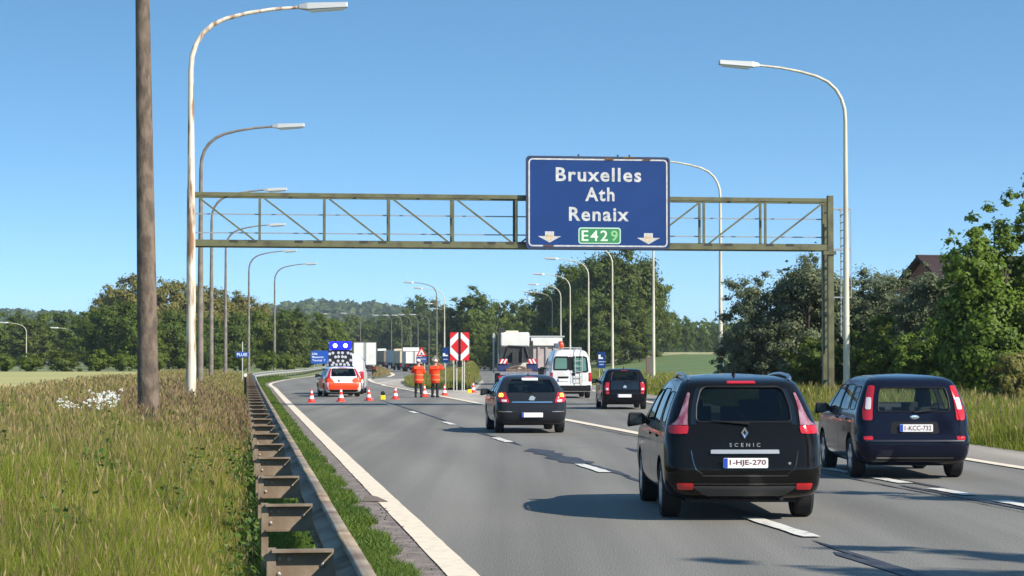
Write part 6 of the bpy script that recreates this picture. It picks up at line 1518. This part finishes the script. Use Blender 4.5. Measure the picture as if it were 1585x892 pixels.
for k, (n, d0, d1, v1, w0, h0) in enumerate(((80000, 7, 16, 6, .006, .24), (110000, 16, 30, 10, .009, .27), (90000, 30, 50, 13, .016, .29), (60000, 50, 105, 8.6, .03, .28), (14000, 105, 175, 8, .05, .28))):
    X, D, v = scatter(n, d0, d1, 1.75, v1, 100 + k)
    h = h0 * rs.uniform(.5, 1.25, len(X)) * (.5 + .8 * clumpy(X, D, 1, .6)) * np.clip((v - 1.2) / 1.4, .45, 1)
    dry = rs.uniform(0, 1, len(X)) < .04 + .30 * sstep(20, 50, D) + .14 * clumpy(X, D, 3, .4)
    blades('tall_grass', X[~dry], D[~dry], h[~dry], w0 * rs.uniform(.6, 1.3, (~dry).sum()), G_GREEN, 200 + k)
    blades('straw_grass', X[dry], D[dry], h[dry] * 1.12, w0 * .8 * rs.uniform(.6, 1.3, dry.sum()), G_DRY, 220 + k)
    q = rs.uniform(0, 1, len(X)) < .035 + .03 * sstep(15, 40, D)
    blades('seed_grass', X[q], D[q], (h0 * 1.45) * rs.uniform(.8, 1.25, q.sum()) * np.clip((v[q] - 1.0) / 1.6, .5, 1), np.full(q.sum(), w0 * 1.1), G_DRY, 240 + k, .22, True)
X, D, v = scatter(2600, 36, 70, 1.7, 5.0, 190)
blades('purple_brown_grass', X, D, rs.uniform(.3, .62, len(X)), np.full(len(X), .022), leaf_mat('grass_purple_brown', (.18, .115, .06), (.32, .22, .12), .45), 260, .3, True)
# short verge between rail and road, weeds under the rail
for k, (n, d0, d1, w0) in enumerate(((40000, 8, 20, .009), (44000, 20, 45, .015), (34000, 45, 130, .03), (9000, 130, 200, .05))):
    X, D, v = scatter(n, d0, d1, .50, 1.15, 300 + k)
    e = rs.uniform(0, 1, len(X)) < np.clip((v - .50 + .14 * np.sin(D * 2.7) * np.sin(D * .9)) / .12, 0, 1)
    X, D, v = X[e], D[e], v[e]
    blades('short_grass', X, D, rs.uniform(.04, .13, len(X)), w0 * rs.uniform(.7, 1.4, len(X)), G_SHORT, 310 + k, .6)
    X, D, v = scatter(n // 2, d0, d1, 1.2, 1.8, 320 + k)
    blades('short_grass', X, D, rs.uniform(.08, .34, len(X)), w0 * 1.2 * rs.uniform(.7, 1.4, len(X)), G_SHORT, 330 + k, .5)
# broad leafed weeds in tufts below the rail
Vs, Rn = [], []
rs2 = np.random.RandomState(9)
wp = []
for k in range(60):
    d = rs2.uniform(9, 45); wp.append((float(Lx(d)) - rs2.uniform(1.25, 2.1), d))
for k in range(60):
    d = rs2.uniform(9, 48); wp.append((float(Lx(d)) - rs2.uniform(2.0, 2.2 + d * .16), d))
P = np.concatenate([np.stack([x + rs2.normal(size=70) * .10, d + rs2.normal(size=70) * .14, gz(x, d) + np.abs(rs2.normal(size=70)) * .15 + .03], 1) for x, d in wp])
V, Q = cards(P, rs2.normal(size=P.shape) * .6 + np.array([0, 0, .8]), rs2.uniform(.03, .08, len(P)), rs2, .7)
tag(link('leafy_weeds', np_mesh('leafy_weeds', V, Q, leaf_mat('weed_leaf', (.06, .12, .02), (.15, .22, .04)), np.repeat(rs2.uniform(0, 1, len(P)), 4))), kind='stuff')
# right verge and islands
for k, (n, d0, d1, v0, v1, w0, h0) in enumerate(((55000, 36, 70, .0, 5, .022, .52), (40000, 66, 125, .0, 7, .035, .55), (18000, 120, 240, .0, 9, .06, .45))):
    X, D, v = scatter(n, d0, d1, v0, v1, 400 + k, 'R', 1.5)
    h = h0 * rs.uniform(.5, 1.25, len(X)) * np.clip(.35 + v / 1.2, .35, 1) * (.75 + .5 * clumpy(X, D, 2))
    dry = rs.uniform(0, 1, len(X)) < .06
    blades('verge_grass', X[~dry], D[~dry], h[~dry], w0 * rs.uniform(.6, 1.3, (~dry).sum()), G_GREEN, 410 + k)
    blades('straw_grass', X[dry], D[dry], h[dry] * 1.2, w0 * .8 * rs.uniform(.6, 1.3, dry.sum()), G_DRY, 420 + k)
    q = rs.uniform(0, 1, len(X)) < .018
    blades('seed_grass', X[q], D[q], h0 * 1.35 * rs.uniform(.8, 1.2, q.sum()), np.full(q.sum(), w0), G_DRY, 430 + k, .2, True)
rs = np.random.RandomState(15)
n = 26000; D = rs.uniform(127, 300, n); t = rs.uniform(.05, .95, n)
il, ir = np.array(ISL_L), np.array(ISL_R); a, b = pchip(il[:, 0], il[:, 1], D), pchip(ir[:, 0], ir[:, 1], D)
zi = .02 + np.minimum(1, np.minimum(t, 1 - t) * 6) * (.12 + .15 * sstep(135, 175, D) + 1.3 * sstep(165, 235, D) * np.maximum(0, t - .4) / .6)
X = a + (b - a) * t
blades('island_grass', X, D, rs.uniform(.15, .50, n), np.full(n, .05) * rs.uniform(.6, 1.3, n), G_GREEN, 500, z0=zi)
q = rs.uniform(0, 1, n) < .3
blades('straw_grass', X[q], D[q], rs.uniform(.2, .6, q.sum()), np.full(q.sum(), .045), G_DRY, 501, z0=zi[q])
n = 5000; D = rs.uniform(200, 420, n); t = rs.uniform(0, 1, n)
a = pchip([199, 232, 317, 465], [-12.96, -14.4, -20.4, -30], D); b = pchip([199, 232, 317, 465], [-12.9, -13.5, -19, -28.6], D)
blades('straw_grass', a + (b - a) * t, D, rs.uniform(.2, .5, n), np.full(n, .06), G_DRY, 502, z0=np.full(n, .2))
# white umbels in the left verge
rs3 = np.random.RandomState(31)
P, hx_ = [], []
for (x, y, w_, h_, n) in ((160, 620, 22, 13, 44), (125, 627, 34, 14, 16), (90, 629, 32, 15, 10), (178, 615, 12, 8, 16)):
    for _ in range(n):
        xx, yy = x + rs3.normal() * w_ * .5, y + rs3.normal() * h_ * .5; d = rs3.uniform(33, 41)
        P.append((px(xx, d), d, pz(yy, d)))
P = np.array(P)
S = np.repeat(P, 7, 0) + rs3.normal(size=(len(P) * 7, 3)) * np.array([.018, .018, .010])
V, Q = cards(S, np.tile([0, -.8, .7], (len(S), 1)) + rs3.normal(size=S.shape) * .3, rs3.uniform(.018, .034, len(S)), rs3, .9)
tag(link('white_flowers', np_mesh('white_flowers', V, Q, leaf_mat('petal_white', (.70, .70, .64), (.8, .8, .75), .3), np.repeat(rs3.uniform(0, 1, len(S)), 4))), kind='stuff')
zg = ground(P[:, 0], P[:, 1]); blades('flower_stems', P[:, 0], P[:, 1], np.maximum(.2, P[:, 2] - zg + .03) * 1.13, np.full(len(P), .012), G_GREEN, 77, .02)
# pebbles on the dirt strip
n = 500; D = rs3.uniform(8, 34, n); X = Lx(D) - rs3.uniform(.25, .7, n)
V, Q = cards(np.stack([X, D, np.full(n, .022)], 1), rs3.normal(size=(n, 3)) * .4 + np.array([0, 0, 1]), rs3.uniform(.01, .035, n), rs3, .9)
tag(link('pebbles', np_mesh('pebbles', V, Q, mat('pebble', (.2, .18, .16), .9, col2=(.1, .09, .08), scale=20))), kind='stuff')

# ------------------------------------------------------------------ haze
hz = bpy.data.materials.new('haze'); hz.use_nodes = True; nt = hz.node_tree; nt.nodes.clear()
o_ = nt.nodes.new('ShaderNodeOutputMaterial'); pv = nt.nodes.new('ShaderNodeVolumePrincipled')
pv.inputs['Color'].default_value = (0.80, 0.88, 1.0, 1); pv.inputs['Density'].default_value = 0.00014; pv.inputs['Anisotropy'].default_value = .2
nt.links.new(pv.outputs[0], o_.inputs['Volume'])
tag(MB().box((0, 2980, 44), (5800, 6500, 95)).build('haze', hz), kind='stuff')
